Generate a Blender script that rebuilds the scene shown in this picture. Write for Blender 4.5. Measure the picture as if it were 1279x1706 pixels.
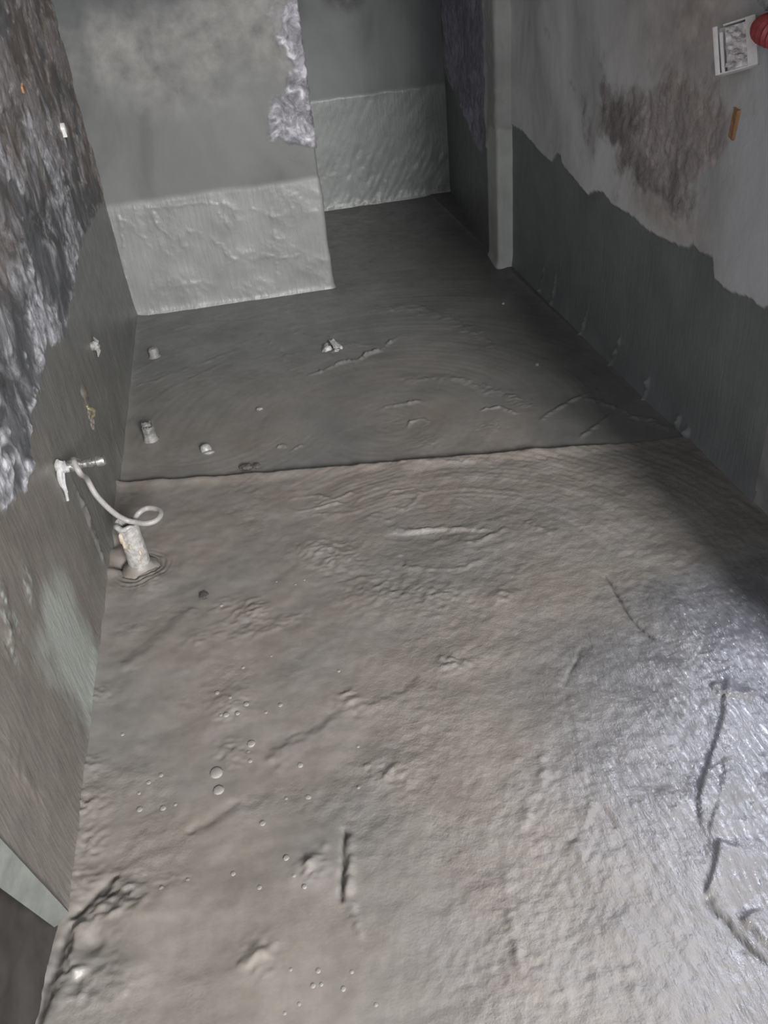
import bpy, bmesh, math, random
import numpy as np
from mathutils import Vector, Matrix

# ------------------------------------------------------------------ scene, camera, light
for o in list(bpy.data.objects):
    bpy.data.objects.remove(o, do_unlink=True)
S = bpy.context.scene
COL = S.collection
S.view_settings.view_transform = 'Standard'
S.view_settings.look = 'None'
S.view_settings.gamma = 1.0
S.view_settings.use_curve_mapping = False
S.view_settings.exposure = 0.0

cam_d = bpy.data.cameras.new('camera')
cam_d.sensor_fit = 'VERTICAL'
cam_d.sensor_height = 36.0
cam_d.lens = 1400.0 / 1706.0 * 36.0
cam_d.clip_start = 0.02
cam = bpy.data.objects.new('camera', cam_d)
COL.objects.link(cam)
m3 = Matrix([[0.9748516, 0.1911344, -0.1145947], [-0.2022776, 0.5430809, -0.8149521], [-0.0935312, 0.8176373, 0.5680855]])
cam.matrix_world = Matrix.Translation((0, 0, 1.5)) @ m3.to_4x4()
S.camera = cam

world = bpy.data.worlds.new('World')
S.world = world
world.use_nodes = True
bg = world.node_tree.nodes['Background']
bg.inputs[0].default_value = (0.95, 0.97, 1.0, 1)
bg.inputs[1].default_value = 1.6


def area(name, loc, aim, sx, sy, power, col, spread=180):
    d = bpy.data.lights.new(name, 'AREA')
    d.shape = 'RECTANGLE'
    d.size, d.size_y = sx, sy
    d.energy = power
    d.color = col
    d.spread = math.radians(spread)
    o = bpy.data.objects.new(name, d)
    COL.objects.link(o)
    o.location = loc
    v = Vector(aim) - Vector(loc)
    o.rotation_euler = v.to_track_quat('-Z', 'Y').to_euler()
    return o


# daylight from the room behind the doorway the picture is taken from
area('doorway_daylight', (1.25, -4.6, 3.0), (0.2, 3.0, 0.2), 1.1, 1.2, 800, (1.0, 0.985, 0.97))
# overcast daylight outside the window opening in the right-hand wall
area('window_daylight', (2.15, 2.45, 2.45), (0.8, 0.9, 0.0), 0.5, 0.5, 112, (0.78, 0.83, 1.0))

# ------------------------------------------------------------------ noise
def _hash(ix, iy, seed):
    h = (ix.astype(np.int64) * 374761393 + iy.astype(np.int64) * 668265263 + seed * 2147483647) & 0xffffffff
    h = ((h ^ (h >> 13)) * 1274126177) & 0xffffffff
    h = (h ^ (h >> 16)) & 0xffffffff
    return h


def pn(x, y, seed=0):
    """gradient noise, about -0.7..0.7"""
    xi = np.floor(x); yi = np.floor(y)
    xf = x - xi; yf = y - yi
    u = xf * xf * xf * (xf * (xf * 6 - 15) + 10)
    v = yf * yf * yf * (yf * (yf * 6 - 15) + 10)

    def g(ix, iy, dx, dy):
        a = _hash(ix, iy, seed) * (2 * math.pi / 4294967296.0)
        return np.cos(a) * dx + np.sin(a) * dy
    n00 = g(xi, yi, xf, yf); n10 = g(xi + 1, yi, xf - 1, yf)
    n01 = g(xi, yi + 1, xf, yf - 1); n11 = g(xi + 1, yi + 1, xf - 1, yf - 1)
    return (n00 * (1 - u) + n10 * u) * (1 - v) + (n01 * (1 - u) + n11 * u) * v


def fbm(x, y, f, octv=4, seed=0, gain=0.5):
    s = np.zeros_like(x); a = 1.0
    for k in range(octv):
        s += a * pn(x * f, y * f, seed + 17 * k)
        f *= 2.03; a *= gain
    return s


def ridged(x, y, f, octv=3, seed=0):
    s = np.zeros_like(x); a = 1.0
    for k in range(octv):
        s += a * (1 - 2.2 * np.abs(pn(x * f, y * f, seed + 31 * k)))
        f *= 2.1; a *= 0.5
    return s


def sst(a, b, x):
    t = np.clip((x - a) / (b - a), 0, 1)
    return t * t * (3 - 2 * t)


def polydist(px, py, pts):
    best = np.full(px.shape, 1e9); side = np.zeros(px.shape); tt = np.zeros(px.shape)
    ls = [math.dist(pts[i], pts[i + 1]) + 1e-9 for i in range(len(pts) - 1)]
    tot = sum(ls); acc = 0
    for i, l in enumerate(ls):
        ax, ay = pts[i]; bx, by = pts[i + 1]
        dx, dy = (bx - ax) / l, (by - ay) / l
        t = np.clip((px - ax) * dx + (py - ay) * dy, 0, l)
        d = np.hypot(px - ax - dx * t, py - ay - dy * t)
        c = dx * (py - ay) - dy * (px - ax)
        m = d < best
        best = np.where(m, d, best); side = np.where(m, np.sign(c), side); tt = np.where(m, (acc + t) / tot, tt)
        acc += l
    return best, side, tt


RK = 0.5


class Field:
    """relief of one surface over its own two coordinates (metres)"""
    def __init__(s, X, Y):
        s.X, s.Y, s.H = X, Y, np.zeros_like(X)

    def _near(s, pts, mar):
        xs = [p[0] for p in pts]; ys = [p[1] for p in pts]
        return np.nonzero((s.X > min(xs) - mar) & (s.X < max(xs) + mar) & (s.Y > min(ys) - mar) & (s.Y < max(ys) + mar))

    def ridge(s, pts, w, h, wob=0.35, taper=0.18, mod=1.0):
        i = s._near(pts, w * 4 + 0.02)
        if i[0].size == 0: return
        x, y = s.X[i], s.Y[i]
        j = (pn(x * 45, y * 45, 5) + 1.2 * pn(x * 16, y * 16, 15)) * w * wob * 3
        d, sd, t = polydist(x + j, y + j * 0.7, pts)
        tp = sst(0, taper, t) * sst(0, taper, 1 - t) if taper else 1
        s.H[i] += RK * h * np.exp(-(d / w) ** 2) * tp * np.clip(0.75 + 0.25 * (1 - mod) + mod * (1.5 * pn(x * 22, y * 22, 9) + 0.9 * pn(x * 70, y * 70, 10)), 0.05, 2)

    def step(s, pts, h, fall, edge=0.006, left=True, taper=0.12, wob=0.5):
        i = s._near(pts, fall * 3 + 0.02)
        if i[0].size == 0: return
        x, y = s.X[i], s.Y[i]
        j = pn(x * 40, y * 40, 6) * edge * wob * 2
        d, sd, t = polydist(x + j, y + j, pts)
        sg = d * sd * (1 if left else -1)
        tp = sst(0, taper, t) * sst(0, taper, 1 - t)
        s.H[i] += h * sst(-edge / 2, edge / 2, sg) * np.exp(-(np.maximum(sg, 0) / fall) ** 2) * tp

    def dome(s, p, r, h, pw=2.0):
        i = s._near([p], r * 3)
        if i[0].size == 0: return
        d = np.hypot(s.X[i] - p[0], s.Y[i] - p[1])
        s.H[i] += h * np.exp(-(d / r) ** pw)

    def rough(s, p, r, h, f, seed=0, sy=1.0):
        i = s._near([p], max(r, r * sy) * 2.2)
        if i[0].size == 0: return
        x, y = s.X[i], s.Y[i]
        d = np.hypot(x - p[0], (y - p[1]) / sy)
        s.H[i] += h * ridged(x, y, f, 3, seed) * np.exp(-(d / r) ** 2)


# ------------------------------------------------------------------ object helpers
def link(o, parent=None):
    COL.objects.link(o)
    if parent is not None:
        o.parent = parent
    return o


def tag(o, label=None, cat=None, group=None, kind=None):
    if label: o['label'] = label
    if cat: o['category'] = cat
    if group: o['group'] = group
    if kind: o['kind'] = kind
    return o


def empty(name, loc=(0, 0, 0)):
    o = bpy.data.objects.new(name, None)
    o.empty_display_size = 0.02
    o.location = loc
    return link(o)


def grid_mesh(name, P, mat, attrs=None, flip=False, parent=None):
    """P: (n, m, 3) array of points"""
    n, m, _ = P.shape
    idx = np.arange(n * m).reshape(n, m)
    q = np.stack([idx[:-1, :-1], idx[1:, :-1], idx[1:, 1:], idx[:-1, 1:]], -1).reshape(-1, 4)
    if flip: q = q[:, ::-1]
    me = bpy.data.meshes.new(name)
    me.vertices.add(n * m)
    me.vertices.foreach_set('co', P.reshape(-1).astype(np.float32))
    k = len(q)
    me.loops.add(k * 4)
    me.loops.foreach_set('vertex_index', q.reshape(-1).astype(np.int32))
    me.polygons.add(k)
    me.polygons.foreach_set('loop_start', np.arange(0, k * 4, 4, dtype=np.int32))
    me.polygons.foreach_set('loop_total', np.full(k, 4, dtype=np.int32))
    me.polygons.foreach_set('use_smooth', np.ones(k, dtype=bool))
    me.update(calc_edges=True)
    for an, av in (attrs or {}).items():
        a = me.attributes.new(an, 'FLOAT', 'POINT')
        a.data.foreach_set('value', np.clip(av, 0, 1).reshape(-1).astype(np.float32))
    me.materials.append(mat)
    return link(bpy.data.objects.new(name, me), parent)


def bm_obj(name, bm, mat, parent=None, smooth=True):
    bmesh.ops.recalc_face_normals(bm, faces=bm.faces[:])
    me = bpy.data.meshes.new(name)
    bm.to_mesh(me); bm.free()
    if smooth:
        me.polygons.foreach_set('use_smooth', np.ones(len(me.polygons), dtype=bool))
        try: me.set_sharp_from_angle(angle=math.radians(38))
        except Exception: pass
    me.materials.append(mat)
    return link(bpy.data.objects.new(name, me), parent)


def add_box(bm, c, s, rot=None, bev=0.0):
    r = bmesh.ops.create_cube(bm, size=1.0)
    vs = r['verts']
    M = Matrix.Translation(c) @ (rot.to_4x4() if rot is not None else Matrix()) @ Matrix.Diagonal((*s, 1))
    bmesh.ops.transform(bm, matrix=M, verts=vs)
    if bev:
        es = {e for v in vs for e in v.link_edges}
        bmesh.ops.bevel(bm, geom=list(es), offset=bev, segments=2, affect='EDGES', profile=0.6)


def catmull(pts, n=8):
    pts = [Vector(p) for p in pts]
    q = [pts[0] * 2 - pts[1]] + pts + [pts[-1] * 2 - pts[-2]]
    out = []
    for i in range(1, len(q) - 2):
        a, b, c, d = q[i - 1], q[i], q[i + 1], q[i + 2]
        for k in range(n):
            t = k / n
            out.append(0.5 * ((2 * b) + (c - a) * t + (2 * a - 5 * b + 4 * c - d) * t * t + (3 * b - a - 3 * c + d) * t ** 3))
    out.append(q[-2])
    return out


def add_tube(bm, pts, rad, seg=12, cap=True):
    pts = [Vector(p) for p in pts]
    n = len(pts)
    rads = rad if isinstance(rad, (list, tuple)) else [rad] * n
    t0 = (pts[1] - pts[0]).normalized()
    nv = t0.orthogonal().normalized()
    rings = []
    for i, p in enumerate(pts):
        t = (pts[min(i + 1, n - 1)] - pts[max(i - 1, 0)])
        if t.length < 1e-9: t = t0
        t = t.normalized()
        nv = (nv - t * nv.dot(t)).normalized()
        b = t.cross(nv)
        rings.append([bm.verts.new(p + (nv * math.cos(a) + b * math.sin(a)) * rads[i]) for a in [2 * math.pi * k / seg for k in range(seg)]])
    for a, b in zip(rings, rings[1:]):
        for k in range(seg):
            bm.faces.new((a[k], a[(k + 1) % seg], b[(k + 1) % seg], b[k]))
    if cap:
        bm.faces.new(rings[0][::-1]); bm.faces.new(rings[-1])


def add_lathe(bm, prof, seg=28, M=Matrix(), wob=0.0, seed=0):
    """prof: list of (radius, height) round the z axis"""
    rnd = random.Random(seed)
    rings = []
    for r, z in prof:
        if r < 1e-5:
            rings.append([bm.verts.new(M @ Vector((0, 0, z)))])
        else:
            ring = []
            for k in range(seg):
                a = 2 * math.pi * k / seg
                rr = r * (1 + wob * (rnd.random() - 0.5) * 2)
                zz = z + wob * r * 0.5 * (rnd.random() - 0.5)
                ring.append(bm.verts.new(M @ Vector((rr * math.cos(a), rr * math.sin(a), zz))))
            rings.append(ring)
    for a, b in zip(rings, rings[1:]):
        if len(a) == 1 and len(b) == 1: continue
        for k in range(seg):
            k2 = (k + 1) % seg
            if len(a) == 1: bm.faces.new((a[0], b[k2], b[k]))
            elif len(b) == 1: bm.faces.new((a[k], a[k2], b[0]))
            else: bm.faces.new((a[k], a[k2], b[k2], b[k]))


def add_blob(bm, c, s, sub=3, amp=0.25, f=2.0, seed=0, rot=None):
    r = bmesh.ops.create_icosphere(bm, subdivisions=sub, radius=1.0)
    for v in r['verts']:
        p = v.co.copy()
        a = np.array([p.x * f + seed]); b = np.array([p.y * f + p.z * f * 1.3])
        k = 1 + amp * float(ridged(a, b, 1.0, 2, seed)[0]) * 0.8
        q = Vector((p.x * s[0] * k, p.y * s[1] * k, p.z * s[2] * k))
        if rot is not None: q = rot @ q
        v.co = q + Vector(c)


# ------------------------------------------------------------------ materials
def mat_new(name):
    m = bpy.data.materials.new(name)
    m.use_nodes = True
    nt = m.node_tree
    b = nt.nodes['Principled BSDF']
    return m, nt, b


def inside(poly, x, y, soft, wob=0.0):
    d, sd, t = polydist(x, y, list(poly) + [poly[0]])
    n = np.zeros(x.shape, dtype=bool)
    for (ax, ay), (bx, by) in zip(poly, list(poly[1:]) + [poly[0]]):
        if ay == by: continue
        n ^= ((ay > y) != (by > y)) & (x < (bx - ax) * (y - ay) / (by - ay) + ax)
    return sst(-soft, soft, np.where(n, d, -d) + wob)


class G:
    """small node-graph helper"""
    def __init__(s, nt, coord='Object'):
        s.nt = nt
        tc = nt.nodes.new('ShaderNodeTexCoord')
        s.co = tc.outputs[coord]

    def noise(s, scale, detail=4, rough=0.55, vec=None, dist=0.0, stretch=None, rot=(0, 0, 0)):
        n = s.nt.nodes.new('ShaderNodeTexNoise')
        n.inputs['Scale'].default_value = scale
        n.inputs['Detail'].default_value = detail
        n.inputs['Roughness'].default_value = rough
        n.inputs['Distortion'].default_value = dist
        src = vec or s.co
        if stretch:
            mp = s.nt.nodes.new('ShaderNodeMapping')
            mp.inputs['Scale'].default_value = stretch
            mp.inputs['Rotation'].default_value = rot
            s.nt.links.new(src, mp.inputs['Vector']); src = mp.outputs[0]
        s.nt.links.new(src, n.inputs['Vector'])
        return n.outputs['Fac']

    def voro(s, scale, feat='F1'):
        n = s.nt.nodes.new('ShaderNodeTexVoronoi')
        n.feature = feat
        n.inputs['Scale'].default_value = scale
        s.nt.links.new(s.co, n.inputs['Vector'])
        return n.outputs['Distance']

    def ramp(s, fac, stops):
        r = s.nt.nodes.new('ShaderNodeValToRGB')
        e = r.color_ramp.elements
        while len(e) < len(stops): e.new(0.5)
        for k, (p, c) in enumerate(stops):
            e[k].position = p
            e[k].color = (c, c, c, 1) if not isinstance(c, (tuple, list)) else (*c, 1)
        s.nt.links.new(fac, r.inputs[0])
        return r.outputs[0]

    def attr(s, name):
        a = s.nt.nodes.new('ShaderNodeAttribute')
        a.attribute_name = name
        return a.outputs['Fac']

    def mix(s, fac, a, b, mode='MIX'):
        m = s.nt.nodes.new('ShaderNodeMix')
        m.data_type = 'RGBA'; m.blend_type = mode
        for sock, v in ((m.inputs[0], fac), (m.inputs[6], a), (m.inputs[7], b)):
            if isinstance(v, (int, float)): sock.default_value = v if sock == m.inputs[0] else (v, v, v, 1)
            elif isinstance(v, (tuple, list)): sock.default_value = (*v, 1)
            else: s.nt.links.new(v, sock)
        return m.outputs[2]

    def math(s, op, a, b=None):
        m = s.nt.nodes.new('ShaderNodeMath'); m.operation = op
        for k, v in enumerate((a, b)):
            if v is None: continue
            if isinstance(v, (int, float)): m.inputs[k].default_value = v
            else: s.nt.links.new(v, m.inputs[k])
        return m.outputs[0]

    def bump(s, h, strength, dist, prev=None):
        b = s.nt.nodes.new('ShaderNodeBump')
        if isinstance(strength, (int, float)): b.inputs['Strength'].default_value = strength
        else: s.nt.links.new(strength, b.inputs['Strength'])
        b.inputs['Distance'].default_value = dist
        s.nt.links.new(h, b.inputs['Height'])
        if prev is not None: s.nt.links.new(prev, b.inputs['Normal'])
        return b.outputs[0]

    def to(s, v, sock):
        s.nt.links.new(v, sock)


def simple(name, col, rough=0.5, metal=0.0, var=0.25, scale=60, bump=0.3, bdist=0.0015, col2=None):
    m, nt, b = mat_new(name)
    g = G(nt)
    n = g.noise(scale, 5)
    c2 = col2 or tuple(c * (1 - var) for c in col)
    c1 = tuple(min(1, c * (1 + var * 0.5)) for c in col)
    g.to(g.ramp(n, [(0.35, c2), (0.65, c1)]), b.inputs['Base Color'])
    g.to(g.ramp(g.noise(scale * 0.7, 3), [(0.3, max(0, rough - 0.12)), (0.7, min(1, rough + 0.12))]), b.inputs['Roughness'])
    b.inputs['Metallic'].default_value = metal
    g.to(g.bump(g.noise(scale * 1.8, 4), bump, bdist), b.inputs['Normal'])
    return m


def mat_floor():
    m, nt, b = mat_new('waterproof_coated_floor')
    g = G(nt)
    grey = g.ramp(g.noise(5, 6, 0.6), [(0.3, (0.130, 0.132, 0.127)), (0.7, (0.195, 0.195, 0.187))])
    brown = g.ramp(g.noise(7, 6, 0.62), [(0.3, (0.195, 0.165, 0.143)), (0.55, (0.238, 0.212, 0.188)), (0.72, (0.255, 0.225, 0.215))])
    c = g.mix(g.attr('brown'), grey, brown)
    slate = g.ramp(g.noise(9, 6, 0.6), [(0.3, (0.11, 0.11, 0.118)), (0.7, (0.185, 0.185, 0.198))])
    c = g.mix(g.attr('wet'), c, slate)
    dirt = g.ramp(g.noise(46, 5, 0.65), [(0.42, 0.0), (0.62, 1.0)])
    c = g.mix(g.math('MULTIPLY', dirt, 0.16), c, (0.11, 0.10, 0.095))
    c = g.mix(g.attr('crack'), c, (0.035, 0.033, 0.032))
    g.to(c, b.inputs['Base Color'])
    rn = g.ramp(g.noise(22, 5, 0.6), [(0.3, 0.34), (0.7, 0.56)])
    rw = g.ramp(g.noise(30, 4), [(0.35, 0.07), (0.65, 0.2)])
    g.to(g.mix(g.attr('wet'), rn, rw), b.inputs['Roughness'])
    g.to(g.math('ADD', g.math('MULTIPLY', g.attr('wet'), 0.35), 0.5), b.inputs['Specular IOR Level'])
    gr = g.math('MULTIPLY', g.attr('grain'), g.math('SUBTRACT', 1.0, g.math('MULTIPLY', g.attr('wet'), 0.7)))
    n1 = g.bump(g.noise(55, 6, 0.62), g.math('ADD', g.math('MULTIPLY', gr, 0.38), 0.10), 0.004)
    n2 = g.bump(g.noise(170, 4, 0.6), g.math('MULTIPLY', gr, 0.55), 0.003, n1)
    st = g.noise(1.0, 5, 0.6, stretch=(85, 20, 60), rot=(0, 0, math.radians(-14)), dist=0.8)
    n3 = g.bump(st, g.math('MULTIPLY', g.attr('wet'), 1.0), 0.008, n2)
    g.to(n3, b.inputs['Normal'])
    return m


def mat_wall(name, mem, cem, rough_cols, brown, pale=(0.5, 0.5, 0.51), mem_rough=(0.33, 0.5), bumpk=1.0, rough_scale=9, stretch=None, cem_scale=3.0, big=(0.75, 1.15)):
    """coating below, bare cement above, with hacked rough render where the 'rough' attribute says so"""
    m, nt, b = mat_new(name)
    g = G(nt)
    mc = g.ramp(g.noise(6, 5), [(0.3, tuple(v * 0.84 for v in mem)), (0.7, tuple(v * 1.12 for v in mem))])
    cc = g.ramp(g.noise(cem_scale, 5, 0.55, stretch=(1, 1, 0.6), dist=0.5), [(0.30, tuple(v * 0.66 for v in cem)), (0.5, cem), (0.70, tuple(min(1, v * 1.25) for v in cem))])
    c = g.mix(g.attr('cement'), mc, cc)
    rn = g.noise(rough_scale, 9, 0.68, dist=0.9, stretch=stretch)
    rc = g.ramp(rn, [(0.33, rough_cols[0]), (0.47, rough_cols[1]), (0.56, rough_cols[2]), (0.68, rough_cols[3])])
    big = g.ramp(g.noise(2.6, 4, 0.6, dist=0.6), [(0.38, big[0]), (0.62, big[1])])
    rc = g.mix(1.0, rc, big, 'MULTIPLY')
    c = g.mix(g.attr('rough'), c, rc)
    pc_ = g.ramp(g.noise(24, 7, 0.66, dist=0.5), [(0.36, (0.16, 0.158, 0.168)), (0.5, (0.36, 0.355, 0.385)), (0.66, (0.66, 0.65, 0.69))])
    c = g.mix(g.attr('plate'), c, pc_)
    bc = g.ramp(g.noise(14, 6, 0.6), [(0.3, tuple(v * 0.6 for v in brown)), (0.7, tuple(v * 1.25 for v in brown))])
    c = g.mix(g.attr('brown'), c, bc)
    c = g.mix(g.attr('pale'), c, pale)
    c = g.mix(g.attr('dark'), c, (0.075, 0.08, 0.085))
    g.to(c, b.inputs['Base Color'])
    mr = g.ramp(g.noise(18, 4), [(0.3, mem_rough[0]), (0.7, mem_rough[1])])
    bare = g.math('MAXIMUM', g.attr('cement'), g.attr('rough'))
    g.to(g.mix(bare, mr, 0.82), b.inputs['Roughness'])
    n1 = g.bump(g.noise(60, 6, 0.62), 0.35 * bumpk, 0.004)
    st = g.noise(1.0, 4, 0.5, stretch=(70, 70, 9), dist=0.4)
    inv = g.math('SUBTRACT', 1.0, bare)
    n2 = g.bump(st, g.math('MULTIPLY', inv, 0.35 * bumpk), 0.006, n1)
    n3 = g.bump(g.noise(48, 8, 0.7, dist=0.8), g.math('MULTIPLY', g.attr('rough'), 0.7), 0.009, n2)
    g.to(n3, b.inputs['Normal'])
    return m


M_floor = mat_floor()
M_left = mat_wall('hacked_render_wall', (0.17, 0.168, 0.158), (0.2, 0.2, 0.2),
                  [(0.04, 0.039, 0.044), (0.14, 0.137, 0.145), (0.38, 0.375, 0.40), (0.85, 0.84, 0.88)],
                  (0.17, 0.128, 0.10), pale=(0.33, 0.355, 0.325), rough_scale=8, stretch=(1, 0.8, 0.85), big=(0.5, 1.2))
M_back = mat_wall('partition_cement', (0.232, 0.236, 0.234), (0.150, 0.154, 0.150),
                  [(0.12, 0.118, 0.132), (0.24, 0.235, 0.26), (0.38, 0.37, 0.41), (0.70, 0.69, 0.73)],
                  (0.205, 0.203, 0.195), rough_scale=16)
M_far = mat_wall('alcove_cement', (0.28, 0.30, 0.29), (0.21, 0.22, 0.22),
                 [(0.10, 0.10, 0.10), (0.16, 0.16, 0.16), (0.24, 0.24, 0.24), (0.34, 0.34, 0.34)], (0.2, 0.2, 0.2), mem_rough=(0.25, 0.42))
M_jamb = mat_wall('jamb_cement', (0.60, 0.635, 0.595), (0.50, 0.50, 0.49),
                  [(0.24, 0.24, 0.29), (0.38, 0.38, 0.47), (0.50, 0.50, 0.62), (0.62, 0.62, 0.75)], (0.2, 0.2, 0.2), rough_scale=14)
M_right = mat_wall('right_wall_cement', (0.20, 0.217, 0.224), (0.70, 0.705, 0.71),
                   [(0.27, 0.25, 0.25), (0.42, 0.375, 0.37), (0.52, 0.475, 0.465), (0.68, 0.66, 0.655)],
                   (0.56, 0.50, 0.48), pale=(0.58, 0.60, 0.64), mem_rough=(0.38, 0.55), rough_scale=13)
M_plain = simple('bare_cement', (0.30, 0.30, 0.30), 0.85, scale=12, bdist=0.004)
M_ceil = simple('ceiling_cement', (0.42, 0.42, 0.41), 0.9, scale=8, bdist=0.004)
M_pipe = simple('cement_smeared_pvc', (0.34, 0.325, 0.31), 0.5, var=0.35, scale=70, bump=0.6, bdist=0.003)
M_rust = simple('ochre_smear', (0.40, 0.345, 0.27), 0.6, var=0.3, scale=90)
M_hose = simple('grey_hose', (0.30, 0.285, 0.275), 0.45, var=0.12, scale=120, bump=0.15)
M_chrome = simple('dusty_chrome', (0.62, 0.61, 0.58), 0.28, metal=0.9, var=0.35, scale=80, bump=0.25)
M_tape = simple('thread_tape', (0.42, 0.42, 0.42), 0.55, var=0.18, scale=120, bump=0.5)
M_brass = simple('brass', (0.62, 0.55, 0.36), 0.3, metal=0.8, var=0.3, scale=90)
M_pink = simple('pinkish_mortar', (0.21, 0.165, 0.16), 0.85, var=0.3, scale=60, bump=0.7, bdist=0.004)
M_cap = simple('grey_cap', (0.235, 0.23, 0.22), 0.5, var=0.3, scale=80, bump=0.6, bdist=0.003)
M_film = simple('torn_film', (0.31, 0.31, 0.30), 0.35, var=0.3, scale=90, bump=0.5)
M_white = simple('white_plastic', (0.80, 0.775, 0.775), 0.4, var=0.08, scale=60, bump=0.1)
M_mess = simple('mortar_splashed_white', (0.74, 0.71, 0.71), 0.6, var=0.45, scale=55, bump=0.8, bdist=0.004, col2=(0.36, 0.33, 0.33))
M_red = simple('red_conduit', (0.36, 0.06, 0.065), 0.45, var=0.3, scale=60)
M_clear = simple('grey_fitting', (0.30, 0.31, 0.32), 0.35, var=0.3, scale=50)
M_brick = simple('orange_brick', (0.36, 0.20, 0.105), 0.9, var=0.3, scale=60, bump=0.6, bdist=0.004)
M_clod = simple('dark_clod', (0.085, 0.08, 0.075), 0.8, var=0.4, scale=80, bump=0.7, bdist=0.004)
M_bub = simple('pale_bubble', (0.295, 0.275, 0.25), 0.4, var=0.25, scale=140, bump=0.4)
M_dark = simple('dark_wall_base', (0.042, 0.038, 0.035), 0.6, var=0.3, scale=12, bump=0.4, bdist=0.004)
M_chip = simple('white_chip', (0.8, 0.8, 0.76), 0.6, var=0.1, scale=50)

# ------------------------------------------------------------------ floor
STEP = [(-0.75, 2.672), (-0.459, 2.612), (-0.05, 2.515), (0.341, 2.433), (0.75, 2.352), (1.123, 2.286), (1.6, 2.20)]
xs = np.arange(-0.80, 1.62, 0.005)
ys = np.concatenate([np.arange(-0.45, 0.40, 0.05), np.arange(0.40, 2.8, 0.004), np.arange(2.8, 4.4, 0.0075), np.arange(4.4, 6.0, 0.016)])
X, Y = np.meshgrid(xs, ys, indexing='ij')
fl = Field(X, Y)
yst = np.interp(X, [p[0] for p in STEP], [p[1] for p in STEP]) + 0.006 * pn(X * 7, X * 0 + 3.3, 3) + 0.003 * pn(X * 30, X * 0 + 1.3, 4)
s_in = Y - yst                                                   # >0 beyond the lip
amt = 1 - sst(0.85, 1.35, X)                                      # the step dies away to the right
far = sst(-0.002, 0.012, s_in)
fl.H -= 0.018 * far * (0.25 + 0.75 * amt) 
fl.H -= 0.018 * far * (0.75 - 0.75 * amt)*sst(0.0, 0.45, s_in)
fl.H += 0.0125 * np.exp(-((s_in + 0.003) / np.where(s_in < -0.003, 0.030, 0.010)) ** 2) * amt * (0.8 + 0.7 * pn(X * 9, Y * 3, 8))
fl.H -= 0.005 * np.exp(-((s_in - 0.012) / 0.03) ** 2) * (s_in > 0) * amt
near = 1 - far
# broad unevenness and trowel lumps
fl.H += near * (0.007 * fbm(X, Y, 2.2, 3, 1) + 0.0045 * fbm(X, Y, 8, 3, 2))
fl.H += far * (0.004 * fbm(X, Y, 2.0, 3, 5) + 0.0012 * fbm(X, Y, 9, 3, 6))
lump = sst(0.05, 0.45, fbm(X, Y, 3.1, 3, 21))
gmask = near * sst(-0.2, 0.5, X + 0.25 * pn(X * 3, Y * 3, 33))    # stippled to the right
fl.H += near * lump * 0.0022 * fbm(X, Y, 34, 3, 22)
fl.H += gmask * 0.0016 * fbm(X, Y, 42, 3, 23)
fl.H += gmask * 0.0018 * ridged(X, Y, 16, 2, 24) * sst(0.0, 0.4, fbm(X, Y, 4, 2, 25))
# curved brush strokes in front of the lip
r = np.hypot(X - 0.42, Y - 1.68); a = np.arctan2(Y - 1.68, X - 0.42)
bm_ = near * sst(0.40, 0.5, r) * sst(-0.9, -0.3, a) * (1 - sst(1.7, 2.3, a))
fl.H += bm_ * (0.0026 * pn(r * 58, a * 1.0, 41) + 0.0026 * pn(r * 27, a * 0.8, 42))
# strokes of the far part
r = np.hypot(X - 0.45, Y - 2.75); a = np.arctan2(Y - 2.75, X - 0.45)
fl.H += far * (Y < 4.4) * (0.0011 * pn(r * 40, a * 1.6, 43) + 0.0012 * pn(r * 17, a * 1.2, 44))
r = np.hypot(X + 0.25, Y - 3.05)
fl.H += far * np.exp(-((r - 0.45) / 0.2) ** 2) * 0.0013 * pn(r * 45, np.arctan2(Y - 3.05, X + 0.25) * 1.5, 45)
crack = np.zeros_like(X)

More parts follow.
